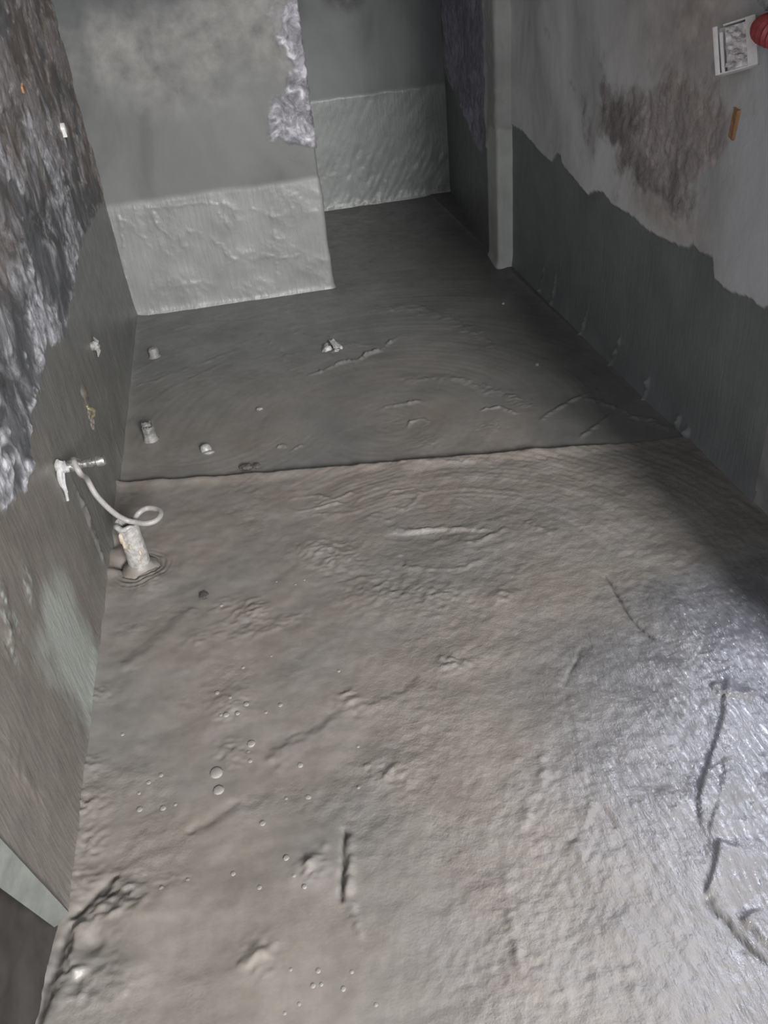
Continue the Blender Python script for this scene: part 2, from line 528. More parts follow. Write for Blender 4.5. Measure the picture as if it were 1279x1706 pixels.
# far ridges
for pts, w, h in (
    ([(0.1648, 3.2667), (0.2491, 3.2807), (0.301, 3.3155), (0.3495, 3.3398), (0.4371, 3.3413), (0.4832, 3.3879), (0.549, 3.4067), (0.6699, 3.5451)], 0.011, 0.011),
    ([(0.431, 2.8533), (0.4644, 2.8766), (0.5237, 2.874), (0.604, 2.8683)], 0.009, 0.006),
    ([(0.7817, 2.7033), (0.8194, 2.7188), (0.8674, 2.6996), (0.9163, 2.6298)], 0.009, 0.006),
    ([(0.4954, 2.6686), (0.5161, 2.7185), (0.5735, 2.7356), (0.5857, 2.7011), (0.5454, 2.6683)], 0.007, 0.005),
    ([(0.0121, 2.7049), (0.0362, 2.7232), (0.0514, 2.6991)], 0.007, 0.006), ([(0.056, 2.6612), (0.0801, 2.6791), (0.1093, 2.7)], 0.007, 0.006),
    ([(-0.0555, 3.9586), (0.0495, 3.8093), (0.1226, 3.6005), (0.1528, 3.3849), (0.1463, 3.1552)], 0.02, 0.004),
    ([(-0.4636, 3.4668), (-0.3602, 3.5375), (-0.2262, 3.593), (-0.1288, 3.654), (-0.0053, 3.6495)], 0.013, 0.004),
    ([(-0.4303, 3.3327), (-0.3084, 3.4334), (-0.175, 3.5245), (-0.0645, 3.5846)], 0.012, 0.003),
    ([(-0.5277, 3.4625), (-0.49, 3.4902), (-0.433, 3.4915)], 0.009, 0.004),
    ([(-0.5067, 4.0436), (-0.2422, 4.0846), (0.0231, 4.0286), (0.1595, 3.9004)], 0.016, 0.003),
    ([(0.9503, 2.5388), (1.0156, 2.5904), (1.1069, 2.6444), (1.2259, 2.701)], 0.010, 0.006),
    ([(1.1658, 2.6724), (1.218, 2.5996), (1.263, 2.4922), (1.3114, 2.402), (1.3593, 2.2974)], 0.014, 0.008),
    ([(1.0319, 2.3748), (1.1216, 2.43), (1.224, 2.5077)], 0.010, 0.005),
    ([(-0.0129, 3.9391), (0.2786, 3.6913), (0.4454, 3.5079), (0.5903, 3.4092)], 0.02, 0.003),
    ([(0.504, 3.1248), (0.7765, 2.9991), (0.9298, 2.7791), (0.9853, 2.6024)], 0.03, 0.004),
    ([(0.5424, 3.8867), (0.7734, 3.8452), (0.9406, 3.5806), (1.0292, 3.1504)], 0.035, 0.004)):
    fl.ridge(pts, w * 0.85, h * 1.9)
fl.rough([(0.3772, 3.3474)][0], 0.05, 0.003, 40, 51)
fl.rough([(-0.0841, 2.6004)][0], 0.035, 0.004, 45, 52)
fl.rough([(0.5385, 2.55)][0], 0.05, 0.003, 35, 53)
fl.rough([(0.7813, 2.5763)][0], 0.05, 0.0025, 45, 54)

# near ridges, flakes and cracks
for pts, w, h in (
    ([(0.0023, 2.2969), (0.021, 2.3232), (0.0666, 2.3217), (0.1152, 2.3118), (0.1577, 2.2635), (0.2221, 2.2921), (0.2514, 2.2557), (0.2242, 2.2254), (0.1648, 2.2465), (0.1049, 2.2391), (0.0469, 2.2418), (0.0076, 2.2734), (0.0023, 2.2969)], 0.006, 0.006),
    ([(0.3179, 2.221), (0.3488, 2.254), (0.3953, 2.2559), (0.4403, 2.2585)], 0.006, 0.006), ([(0.4405, 2.2509), (0.4303, 2.2173), (0.4011, 2.1698), (0.37, 2.1455), (0.3159, 2.1646)], 0.008, 0.010),
    ([(0.3392, 2.2279), (0.4174, 2.2219)], 0.005, 0.004), ([(0.3229, 2.1976), (0.4019, 2.1983)], 0.005, 0.004),
    ([(0.2401, 2.1224), (0.2648, 2.1513), (0.2848, 2.1546), (0.3011, 2.1214), (0.3122, 2.0838)], 0.009, 0.008),
    ([(0.2808, 2.0422), (0.3282, 2.0453), (0.3875, 2.0183), (0.4619, 2.0154), (0.5269, 1.9799), (0.6002, 1.9449)], 0.008, 0.009),
    ([(0.4761, 1.9002), (0.5258, 1.9139), (0.5667, 1.9155), (0.6101, 1.9351), (0.646, 1.9419)], 0.009, 0.008),
    ([(0.2498, 1.8931), (0.3273, 1.8442), (0.407, 1.812), (0.4662, 1.8037), (0.5158, 1.8216), (0.5723, 1.8586)], 0.008, 0.006),
    ([(0.673, 1.9389), (0.7076, 1.9463), (0.7292, 1.9131), (0.7576, 1.8655)], 0.010, 0.010),
    ([(0.2008, 2.4728), (0.3645, 2.4452), (0.5161, 2.3723), (0.6745, 2.3378), (0.7698, 2.2461)], 0.010, 0.006),
    ([(0.044, 2.2183), (0.1735, 2.1798), (0.2511, 2.1805)], 0.012, 0.005),
    ([(0.2944, 1.4805), (0.3202, 1.4617), (0.3609, 1.4428), (0.3801, 1.4199)], 0.006, 0.009), ([(0.2911, 1.4386), (0.3234, 1.4457), (0.3488, 1.4273)], 0.006, 0.007),
    ([(0.0098, 1.0805), (-0.0024, 1.0101), (-0.0157, 0.9473), (-0.0252, 0.9059), (-0.0179, 0.856), (-0.0047, 0.8182)], 0.007, 0.010),
    ([(0.5002, 1.0003), (0.4678, 0.9509), (0.4309, 0.9164)], 0.008, 0.008), ([(0.4104, 0.9526), (0.4252, 0.9207), (0.4327, 0.885), (0.434, 0.842)], 0.010, 0.010),
    ([(0.5716, 1.3083), (0.5569, 1.2354), (0.5361, 1.1601), (0.5064, 1.0683), (0.5026, 0.9966)], 0.008, 0.006),
    ([(0.424, 0.6798), (0.4213, 0.639), (0.4235, 0.5988), (0.4285, 0.5728)], 0.010, 0.008),
    ([(0.2906, 0.9303), (0.2647, 0.8351), (0.255, 0.7563), (0.2411, 0.685)], 0.010, 0.008),
    ([(0.4552, 1.1749), (0.4277, 1.0827), (0.3675, 1.0077), (0.3216, 0.9491)], 0.012, 0.008),
    ([(0.6181, 0.9598), (0.638, 0.9736), (0.6592, 0.9587), (0.6569, 0.9343), (0.6349, 0.9217)], 0.008, 0.006),
    ([(-0.2348, 0.8366), (-0.2147, 0.8446), (-0.1898, 0.8549), (-0.156, 0.8609)], 0.010, 0.008),
    ([(-0.5536, 0.854), (-0.5115, 0.8506), (-0.4589, 0.8477), (-0.4216, 0.8382)], 0.010, 0.010),
    ([(-0.2539, 1.8641), (-0.1707, 1.8505), (-0.1039, 1.8422)], 0.025, 0.006),
    ([(-0.338, 1.7285), (-0.2419, 1.7463), (-0.1304, 1.7234), (0.0196, 1.7504)], 0.03, 0.006),
    ([(0.0688, 1.218), (0.0754, 1.1961), (0.0818, 1.1811)], 0.010, 0.010), ([(0.0975, 1.1605), (0.1235, 1.1824), (0.1389, 1.1552), (0.1556, 1.1249)], 0.009, 0.010),
    ([(-0.1009, 0.9897), (-0.0833, 1.0049), (-0.0633, 1.0266), (-0.0441, 1.0492)], 0.010, 0.010)):
    fl.ridge(pts, w, h)
# grooves
for pts, w, h in (
    ([(0.8171, 1.6703), (0.819, 1.6159), (0.8132, 1.5508), (0.8095, 1.4786), (0.8183, 1.429), (0.8336, 1.3791)], 0.0055, -0.009),
    ([(0.6549, 1.426), (0.6282, 1.3841), (0.5916, 1.3469), (0.5635, 1.3068)], 0.005, -0.006),
    ([(0.6108, 0.7516), (0.6085, 0.7262), (0.6214, 0.7021), (0.6279, 0.668), (0.6406, 0.6366), (0.655, 0.6078)], 0.007, -0.012),
    ([(-0.0008, 1.0776), (-0.0153, 1.0136), (-0.0282, 0.9506), (-0.0368, 0.9053)], 0.006, -0.010),
    ([(-0.55, 1.0063), (-0.5321, 1.0214), (-0.5108, 1.0409), (-0.4924, 1.0592), (-0.4658, 1.0865)], 0.009, -0.012),
    ([(-0.4998, 1.0482), (-0.4702, 1.0404), (-0.4327, 1.0355)], 0.012, -0.009),
    ([(-0.5449, 1.0001), (-0.5559, 0.9555), (-0.5609, 0.9204), (-0.5757, 0.8828), (-0.5854, 0.8273), (-0.5872, 0.7943)], 0.010, -0.016),
    ([(-0.3282, 1.1488), (-0.2968, 1.1564), (-0.2647, 1.1715), (-0.2253, 1.1912)], 0.014, -0.006),
    ([(0.3004, 1.9205), (0.3094, 1.8966), (0.298, 1.8625)], 0.005, -0.006),
    ([(0.5067, 0.9762), (0.513, 0.9498), (0.5175, 0.9202)], 0.005, -0.006),
    ([(-0.4855, 1.6935), (-0.4328, 1.7368), (-0.386, 1.7794)], 0.016, -0.003)):
    fl.ridge(pts, w, h * 1.3, taper=0.1, mod=0.3)
    d, sd, t = polydist(X, Y, pts)
    if h <= -0.009: crack = np.maximum(crack, np.exp(-(d / (w * 0.6)) ** 2) * 0.8 * sst(0, 0.1, t) * sst(0, 0.1, 1 - t))
# lifted membrane by the right-hand side
fl.step([(0.9382, 1.2371), (0.9017, 1.1892), (0.8572, 1.119), (0.7971, 1.0501), (0.7279, 0.9741), (0.6998, 0.937), (0.6804, 0.8921), (0.6717, 0.8532)], 0.008, 0.05, 0.003, True)
fl.step([(0.6717, 0.8532), (0.7333, 0.9202), (0.7828, 0.9817), (0.8214, 1.0515)], 0.004, 0.03, 0.004, False)
fl.step([(0.8799, 1.2191), (0.8817, 1.1799), (0.9105, 1.1637), (0.9397, 1.1438), (0.9721, 1.168)], 0.010, 0.03, 0.005, True)
fl.step([(0.6108, 0.7516), (0.6088, 0.7226), (0.6222, 0.6974), (0.6276, 0.6637), (0.655, 0.6078)], 0.003, 0.05, 0.005, True)
fl.step([(0.6922, 0.8476), (0.6613, 0.8036), (0.6295, 0.7684), (0.6096, 0.7495)], 0.010, 0.04, 0.006, True)
fl.step([(0.6501, 0.698), (0.6604, 0.6617), (0.671, 0.6245)], 0.012, 0.03, 0.006, True)
fl.step([(0.2795, 2.0362), (0.3688, 2.0183), (0.468, 2.0035), (0.5816, 1.945)], -0.006, 0.05, 0.006, False)
fl.step([(-0.5001, 1.6801), (-0.4408, 1.7416), (-0.3989, 1.781), (-0.3539, 1.8263), (-0.3072, 1.8812)], 0.007, 0.05, 0.045, False, wob=0.15)
fl.step([(-0.1506, 1.3051), (-0.0798, 1.3235), (-0.0213, 1.3428), (0.0261, 1.3739), (0.0724, 1.391)], 0.005, 0.06, 0.030, False, wob=0.5)
fl.step([(0.0724, 1.391), (0.1446, 1.3871), (0.2061, 1.3985), (0.229, 1.4324)], 0.004, 0.06, 0.030, False, wob=0.5)
fl.step([(-0.5443, 0.9939), (-0.5345, 0.9616), (-0.5423, 0.9291), (-0.5269, 0.881)], 0.012, 0.03, 0.008, True)
for p, r_, h in (
    ([(-0.5085, 2.1524)][0], 0.030, -0.030), ([(-0.5518, 2.2719)][0], 0.030, -0.022), ([(-0.5302, 2.1232)][0], 0.022, 0.010),
    ([(-0.4032, 2.0283)][0], 0.05, 0.010), ([(0.712, 0.8027)][0], 0.09, 0.010), ([(0.6343, 0.9406)][0], 0.03, 0.005),
    ([(-0.5038, 0.9513)][0], 0.022, -0.012), ([(-0.4231, 0.8762)][0], 0.05, 0.008), ([(-0.4214, 0.9798)][0], 0.05, 0.010),
    ([(0.4137, 1.9742)][0], 0.05, -0.004)):
    fl.dome(p, r_, h)
k = 60
for p, r_, h, f in (
    ([(-0.1499, 1.7893)][0], 0.05, 0.005, 28), ([(-0.1235, 1.8091)][0], 0.03, 0.004, 40), ([(-0.2163, 1.475)][0], 0.05, 0.004, 36),
    ([(-0.2243, 1.3281)][0], 0.04, 0.004, 38), ([(0.0614, 1.412)][0], 0.03, 0.006, 30), ([(0.1203, 1.966)][0], 0.09, 0.005, 24),
    ([(0.1958, 1.7985)][0], 0.10, 0.004, 26), ([(0.3205, 1.7444)][0], 0.10, 0.004, 24), ([(0.5225, 1.6526)][0], 0.03, 0.006, 30), ([(0.0577, 2.0329)][0], 0.05, 0.004, 30),
    ([(0.3735, 1.6879)][0], 0.08, 0.003, 34), ([(0.3234, 1.4457)][0], 0.04, 0.004, 36), ([(0.1275, 2.2598)][0], 0.05, 0.003, 50),
    ([(0.1133, 1.1722)][0], 0.05, 0.004, 30), ([(-0.0819, 0.9978)][0], 0.03, 0.006, 34), ([(-0.4467, 1.0367)][0], 0.05, 0.007, 24),
    ([(-0.4971, 1.0121)][0], 0.06, 0.006, 22), ([(-0.353, 1.0377)][0], 0.03, 0.003, 40), ([(-0.2014, 0.8467)][0], 0.04, 0.004, 30),
    ([(-0.538, 1.0872)][0], 0.04, 0.006, 34), ([(-0.5383, 1.2756)][0], 0.04, 0.006, 40), ([(-0.5369, 1.1697)][0], 0.04, 0.006, 40), ([(-0.537, 1.3743)][0], 0.03, 0.005, 40),
    ([(-0.5356, 1.6008)][0], 0.03, 0.004, 44), ([(-0.4426, 2.0645)][0], 0.06, 0.003, 40), ([(-0.4238, 2.015)][0], 0.05, 0.004, 26), ([(0.9197, 1.3047)][0], 0.08, 0.003, 50),
    ([(0.814, 0.9573)][0], 0.12, 0.003, 40), ([(0.4288, 0.7915)][0], 0.2, 0.002, 38), ([(0.3908, 1.0012)][0], 0.15, 0.002, 44), ([(0.2446, 0.7261)][0], 0.15, 0.0025, 36),
    ([(-0.5465, 0.886)][0], 0.05, 0.006, 26), ([(-0.4814, 0.8694)][0], 0.06, 0.004, 24)):
    k += 1
    fl.rough(p, r_, h, f, k)
# wrinkles of coating round the drain pipe
pc = [(-0.453, 2.1126)][0]
r = np.hypot(X - pc[0], Y - pc[1])
fl.H += 0.004 * np.exp(-((r - 0.055) / 0.035) ** 2) * np.sin(r * 420 + 4 * pn(X * 20, Y * 20, 71)) * sst(-0.12, 0.05, pc[1] - Y + (X - pc[0]) * 0.5)
# cove against the walls
fl.H += 0.010 * np.exp(-np.maximum(X + 0.55, 0) / 0.02) + 0.010 * np.exp(-np.maximum(1.375 - X, 0) / 0.025)

wet = near * sst(0.36, 0.74, X - 0.45 * (Y - 1.0) * (Y < 1.0) * 0 + 0.16 * fbm(X, Y, 3.5, 3, 81)) * (1 - sst(1.30, 1.62, Y + 0.2 * pn(X * 4, Y * 4, 82)))
wet2 = near * sst(0.72, 0.95, X + 0.1 * fbm(X, Y, 5, 2, 83)) * (1 - sst(1.45, 1.7, Y))
wet = np.clip(np.maximum(wet * 0.75, wet2), 0, 1)

brown = near * (0.75 + 0.6 * fbm(X, Y, 2.4, 4, 91)) * (1 - 0.75 * sst(0.55, 1.05, X) * (Y < 1.6)) + far * np.clip(0.55 + 0.9 * fbm(X, Y, 2.2, 3, 92), 0, 1) * (1 - sst(2.9, 3.7, Y)) * (1 - sst(0.75, 1.2, X))
brown *= 1 - sst(0.9, 1.2, X) * 0.5
brown += 0.5 * near * np.exp(-((s_in + 0.02) / 0.025) ** 2)
grain = np.clip(gmask * 0.9 + lump * near * 0.5 + 0.12, 0, 1)
P = np.stack([X, Y, fl.H], -1)
floor_o = grid_mesh('floor', P, M_floor, dict(wet=wet, brown=brown, grain=grain, crack=crack))
tag(floor_o, 'uneven grey-brown waterproof-coated floor with a low lip across it', 'floor', kind='structure')


def floor_z(x, y):
    i = int(np.clip(np.searchsorted(xs, x), 0, len(xs) - 1)); j = int(np.clip(np.searchsorted(ys, y), 0, len(ys) - 1))
    return float(fl.H[i, j])


# ------------------------------------------------------------------ walls
def wall_path(name, path, ds, zs, fn, mat, flip=False, soft=0.012):
    """path: plan polyline; fn(u, z, x, y) -> relief, attrs; relief goes to the right-hand side of the path"""
    L = [0.0]
    for a, b in zip(path, path[1:]): L.append(L[-1] + math.dist(a, b))
    u = np.arange(0, L[-1] + ds * 0.5, ds)
    px = np.interp(u, L, [p[0] for p in path]); py = np.interp(u, L, [p[1] for p in path])
    n = max(1, int(soft / ds))
    ker = np.ones(2 * n + 1) / (2 * n + 1)
    def smooth(v): return np.convolve(np.pad(v, n, mode='reflect', reflect_type='odd'), ker, 'valid')
    px, py = smooth(px), smooth(py)
    tx, ty = np.gradient(px), np.gradient(py)
    l = np.hypot(tx, ty); tx /= l; ty /= l
    nx, ny = ty, -tx
    U, Z = np.meshgrid(u, zs, indexing='ij')
    PX = np.repeat(px[:, None], len(zs), 1); PY = np.repeat(py[:, None], len(zs), 1)
    h, attrs = fn(U, Z, PX, PY)
    P = np.stack([PX + nx[:, None] * h, PY + ny[:, None] * h + attrs.pop('_dy', 0.0), Z], -1)
    for k in ('cement', 'rough', 'brown', 'pale', 'dark', 'plate'): attrs.setdefault(k, np.zeros_like(U))
    return grid_mesh(name, P, mat, attrs, flip)


ZS = np.concatenate([np.arange(-0.08, 1.44, 0.006), np.arange(1.45, 2.56, 0.05)])


def f_left(U, Z, PX, PY):
    Yc = PY
    B = [(1.524, 0.6189), (1.6292, 0.568), (1.6901, 0.5684), (1.8065, 0.5457), (1.8848, 0.5915), (1.9957, 0.6163), (2.1797, 0.6311), (2.3413, 0.6447), (2.4577, 0.5971), (2.5814, 0.5664), (2.8955, 0.5973), (3.144, 0.6228), (3.3758, 0.6436), (3.7148, 0.6231), (4.2678, 0.5773)]
    B = sorted(B)
    zb = np.interp(Yc, [p[0] for p in B], [p[1] for p in B]) + 0.03 * pn(Yc * 14, Z * 10, 101) + 0.012 * pn(Yc * 50, Z * 50, 102)
    rough = sst(-0.004, 0.008, Z - zb)
    F = Field(Yc, Z)
    F.H += 0.008 * np.exp(-np.maximum(Z - 0.0, 0) / 0.022)
    F.H += (1 - rough) * (0.0025 * fbm(Yc, Z, 6, 3, 103) + 0.0008 * pn(Yc * 20, Z * 6, 104))
    plate = sst(0.06, 0.20, fbm(Yc * 0.8, Z, 2.9, 6, 112, 0.62))
    hack = 0.0038 * ridged(Yc * 0.7, Z * 0.9, 6, 4, 105) + 0.0024 * fbm(Yc, Z, 20, 3, 106) + 0.006 * plate - 0.004
    F.H += rough * hack
    # swelling of coating below the valve and a few seams
    F.ridge([(2.0903, 0.3378), (2.1213, 0.2477), (2.1332, 0.1336), (2.1348, 0.0159)], 0.014, 0.014)
    F.ridge([(2.7917, -0.0542), (2.8471, 0.0937), (2.9783, 0.226)], 0.02, 0.004)
    F.ridge([(1.1442, 0.436), (1.162, 0.3188), (1.171, 0.2019), (1.1371, 0.1342)], 0.02, 0.005)
    F.ridge([(1.6523, 0.0395), (1.7655, 0.0173), (1.8802, 0.0019)], 0.015, 0.004)
    for p in [(1.3693, 0.5282), (1.3242, 0.4906), (1.3056, 0.4688), (1.5082, 0.4396)]: F.rough(p, 0.03, 0.004, 40, 108)
    # opened-up mortar round the broken outlet
    F.dome([(2.5816, 0.3024)][0], 0.022, -0.030, 4)
    F.dome([(2.5707, 0.2727)][0], 0.018, -0.022, 4)
    F.rough([(2.6005, 0.3541)][0], 0.035, 0.006, 35, 107)
    F.dome([(2.5698, 0.3838)][0], 0.012, -0.016)
    d = np.hypot((Yc - [(2.6005, 0.3541)][0][0]) / 1.0, Z - [(2.6005, 0.3541)][0][1])
    brown = 0.85 * np.exp(-(d / 0.04) ** 2)
    brown = np.maximum(brown, rough * sst(3.0, 4.1, Yc + 0.7 * fbm(Yc, Z, 4, 4, 109)) * 0.6)
    brown = np.maximum(brown, 0.5 * rough * sst(0.85, 1.15, Z + 0.3 * fbm(Yc, Z, 4, 4, 115)))
    brown = np.maximum(brown, (1 - rough) * (1 - sst(1.75, 2.35, Yc + 0.25 * fbm(Yc, Z, 4, 3, 110))) * 0.38)
    Q = [(1.6903, 0.3308), (1.5439, 0.3683), (1.3992, 0.3412), (1.443, 0.2271), (1.4677, 0.1049), (1.4777, -0.0099), (1.6292, -0.0456), (1.7383, -0.0452), (1.7562, 0.0689), (1.7343, 0.1907), (1.7345, 0.2871)]
    cx, cz = [(1.5711, 0.1983)][0]
    pale = 0.85 * inside(Q, Yc, Z, 0.05, 0.07 * fbm(Yc * 1.3, Z * 0.6, 9, 4, 111) - 0.01) * (1 - rough)
    for p in [(1.3553, 0.5248), (1.3251, 0.4975), (1.3087, 0.4768), (1.2982, 0.4523), (1.5216, 0.4453), (1.4827, 0.4437), (1.3692, 0.451)]:
        dd = np.hypot((Yc - p[0]) / 0.012, (Z - p[1]) / 0.035)
        pale = np.maximum(pale, 1.0 * np.exp(-dd ** 2) * sst(0.1, 0.35, fbm(Yc, Z, 60, 2, 113) + 0.15))
    return F.H, dict(rough=rough, brown=brown, pale=pale, plate=plate * rough * (1 - 0.6 * brown), dark=0.75 * rough * sst(0.05, 0.45, fbm(Yc, Z, 3.3, 4, 114) + 0.35 * np.exp(-((Z - zb - 0.05) / 0.12) ** 2) - 0.3 * plate), _dy=-0.2 * np.clip(Z, 0, 0.4) * (1 - sst(0, 0.3, U)))


wl = wall_path('wall_left', [(-0.560, 1.030), (-0.555, 1.2), (-0.555, 4.60)], 0.006, ZS, f_left, M_left, flip=False)
tag(wl, 'left wall with hacked mottled render above grey waterproof coating', 'wall', kind='structure')


def f_back(U, Z, PX, PY):
    front = 1 - sst(1.05, 1.075, U)
    F = Field(U - 0.60, Z)           # first coordinate: x along the front face
    x = U - 0.60
    zb = 0.535 + 0.01 * pn(x * 8, Z * 3, 120)
    mem = 1 - sst(-0.02, 0.02, Z - zb)
    F.H += 0.0045 * mem + 0.012 * np.exp(-np.maximum(Z + 0.018, 0) / 0.016)
    F.H += mem * (0.0012 * pn(x * 60, Z * 9, 121) + 0.0036 * ridged(x * 1.2 + Z * 0.5, Z - x * 0.3, 8, 4, 122) * sst(-0.2, 0.3, pn(x * 5, Z * 6, 123)))
    F.H += (1 - mem) * 0.003 * fbm(x, Z, 4, 4, 124)
    for pts, w, h in (([(-0.5077, 0.5323), (-0.5128, 0.439), (-0.5407, 0.2806), (-0.5651, 0.0988), (-0.56, 0.0018)], 0.008, 0.009),
                      ([(-0.497, 0.5083), (-0.3264, 0.5), (-0.1249, 0.4935), (0.0724, 0.4562)], 0.008, 0.005),
                      ([(0.2282, 0.4702), (0.2158, 0.3263), (0.2037, 0.1454), (0.1902, -0.0118)], 0.008, 0.006),
                      ([(-0.3578, 0.49), (-0.322, 0.3988), (-0.2785, 0.3341)], 0.010, 0.006), ([(-0.4699, 0.4477), (-0.4297, 0.3783), (-0.3893, 0.3046)], 0.008, 0.006),
                      ([(-0.2366, 0.3873), (-0.1022, 0.3248), (-0.0296, 0.2396), (0.018, 0.1716)], 0.012, 0.006), ([(-0.1131, 0.1278), (-0.0414, 0.1799), (0.059, 0.2273)], 0.010, 0.005),
                      ([(-0.3932, 0.1053), (-0.2088, 0.1102), (-0.1773, 0.042)], 0.012, 0.005), ([(0.018, 0.1716), (0.1455, 0.2), (0.263, 0.1681), (0.3884, 0.1815)], 0.012, 0.006),
                      ([(-0.0523, 0.4925), (-0.0209, 0.4021), (0.0316, 0.3215)], 0.010, 0.005), ([(0.0996, 0.4441), (0.2372, 0.3824), (0.359, 0.3954)], 0.010, 0.004),
                      ([(0.3115, 0.6545), (0.4076, 0.6208), (0.5053, 0.5894)], 0.012, 0.004)):
        F.ridge(pts, w, h)
    E = sorted((z, xx) for xx, z in [(0.4144, 1.2852), (0.4134, 1.1474), (0.4269, 1.0264), (0.3573, 0.9355), (0.2998, 0.8407), (0.3265, 0.7464), (0.3772, 0.7057), (0.5161, 0.67)])
    xe = np.interp(Z, [p[0] for p in E], [p[1] for p in E], left=2.0)
    flake = sst(-0.02, 0.03, x - xe + 0.03 + 0.09 * fbm(x, Z, 9, 4, 126)) * (1 - mem)
    F.H += flake * (0.008 * ridged(x, Z, 14, 4, 127) + 0.004 * fbm(x, Z, 30, 3, 128))
    T = sst(1.24, 1.38, Z + 0.05 * fbm(x, Z, 8, 3, 129)) * (1 - sst(-0.05, 0.15, x))
    L2 = (1 - sst(-0.50, -0.42, x + 0.03 * fbm(x, Z, 10, 3, 130) - 0.13 * (1 - sst(0.7, 1.15, Z)) * -1)) * sst(0.75, 1.25, Z)
    F.H -= 0.01 * T + 0.006 * L2
    brown = sst(0.85, 1.1, Z + 0.18 * fbm(x, Z, 3, 4, 131)) * 0.8
    rough = np.clip(flake + 0.0, 0, 1)
    return F.H, dict(cement=1 - mem, rough=rough, brown=brown * (1 - flake), dark=np.clip(T + 0.6 * L2, 0, 1) * 0.8)


wb = wall_path('wall_back', [(-0.60, 4.352), (0.47, 4.287), (0.56, 5.95)], 0.006, ZS, f_back, M_back, flip=True)
tag(wb, 'short partition of smooth bare cement above crinkled pale grey coating', 'wall', kind='structure')


def f_far(U, Z, PX, PY):
    x = PX
    F = Field(x, Z)
    mem = 1 - sst(-0.01, 0.012, Z - (0.655 + 0.06 * sst(1.1, 1.2, x) * 0 + 0.01 * pn(x * 9, Z, 140)))
    F.H += 0.006 * mem + 0.012 * np.exp(-np.maximum(Z + 0.018, 0) / 0.02)
    F.H += mem * (0.0035 * pn(x * 26 - Z * 16, (Z * 26 + x * 16) * 0.22, 141) + 0.002 * fbm(x, Z, 14, 3, 142)) * (0.5 + 1.2 * (1 - sst(0.1, 0.5, Z)))
    F.H += (1 - mem) * 0.004 * fbm(x, Z, 5, 3, 143)
    lumpm = np.exp(-(((x - 0.93) / 0.13) ** 2 + ((Z - 1.21) / 0.10) ** 2) ** 2)
    F.H += lumpm * (0.012 + 0.014 * fbm(x, Z, 10, 3, 144))
    return F.H, dict(cement=1 - mem, rough=lumpm * 0.9)


wf = wall_path('wall_far', [(0.40, 5.812), (1.62, 5.764)], 0.008, ZS, f_far, M_far, flip=True)
tag(wf, 'dark far wall of the alcove with glossy grey coating below', 'wall', kind='structure')


def f_jamb(U, Z, PX, PY):
    # side of the alcove (u < 1.56), rounded corner, then the narrow face towards the room
    side = 1 - sst(1.545, 1.575, U)
    F = Field(U, Z)
    zb = np.where(U < 1.575, np.interp(U, [0, 0.5, 0.8, 1.2, 1.40, 1.5, 1.6], [0.75, 0.66, 0.60, 0.50, 0.47, 0.62, 0.66]),
                  np.interp(U, [1.575, 1.60, 1.62, 1.67, 1.72], [0.53, 0.56, 0.645, 0.655, 0.66])) + 0.012 * pn(U * 25, Z * 12, 150)
    bare = sst(-0.006, 0.008, Z - zb)
    F.H += 0.004 * bare + (1 - side) * 0.012 * np.exp(-np.maximum(Z + 0.01, 0) / 0.02)
    F.H += bare * (0.006 * fbm(U, Z, 9, 4, 151) + 0.004 * fbm(U, Z, 22, 3, 152)) + (1 - bare) * 0.0015 * fbm(U * 3, Z, 8, 3, 153)
    F.H += 0.006 * np.exp(-((U - 1.575) / 0.02) ** 2) * ridged(U * 0.3, Z, 12, 3, 154) * bare
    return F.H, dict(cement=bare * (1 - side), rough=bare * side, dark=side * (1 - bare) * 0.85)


wj = wall_path('wall_jamb', [(1.535, 5.95), (1.338, 4.205), (1.334, 4.165), (1.435, 4.15)], 0.006, ZS, f_jamb, M_jamb, flip=True, soft=0.02)
tag(wj, 'narrow pale jamb between alcove and right wall', 'wall', kind='structure')


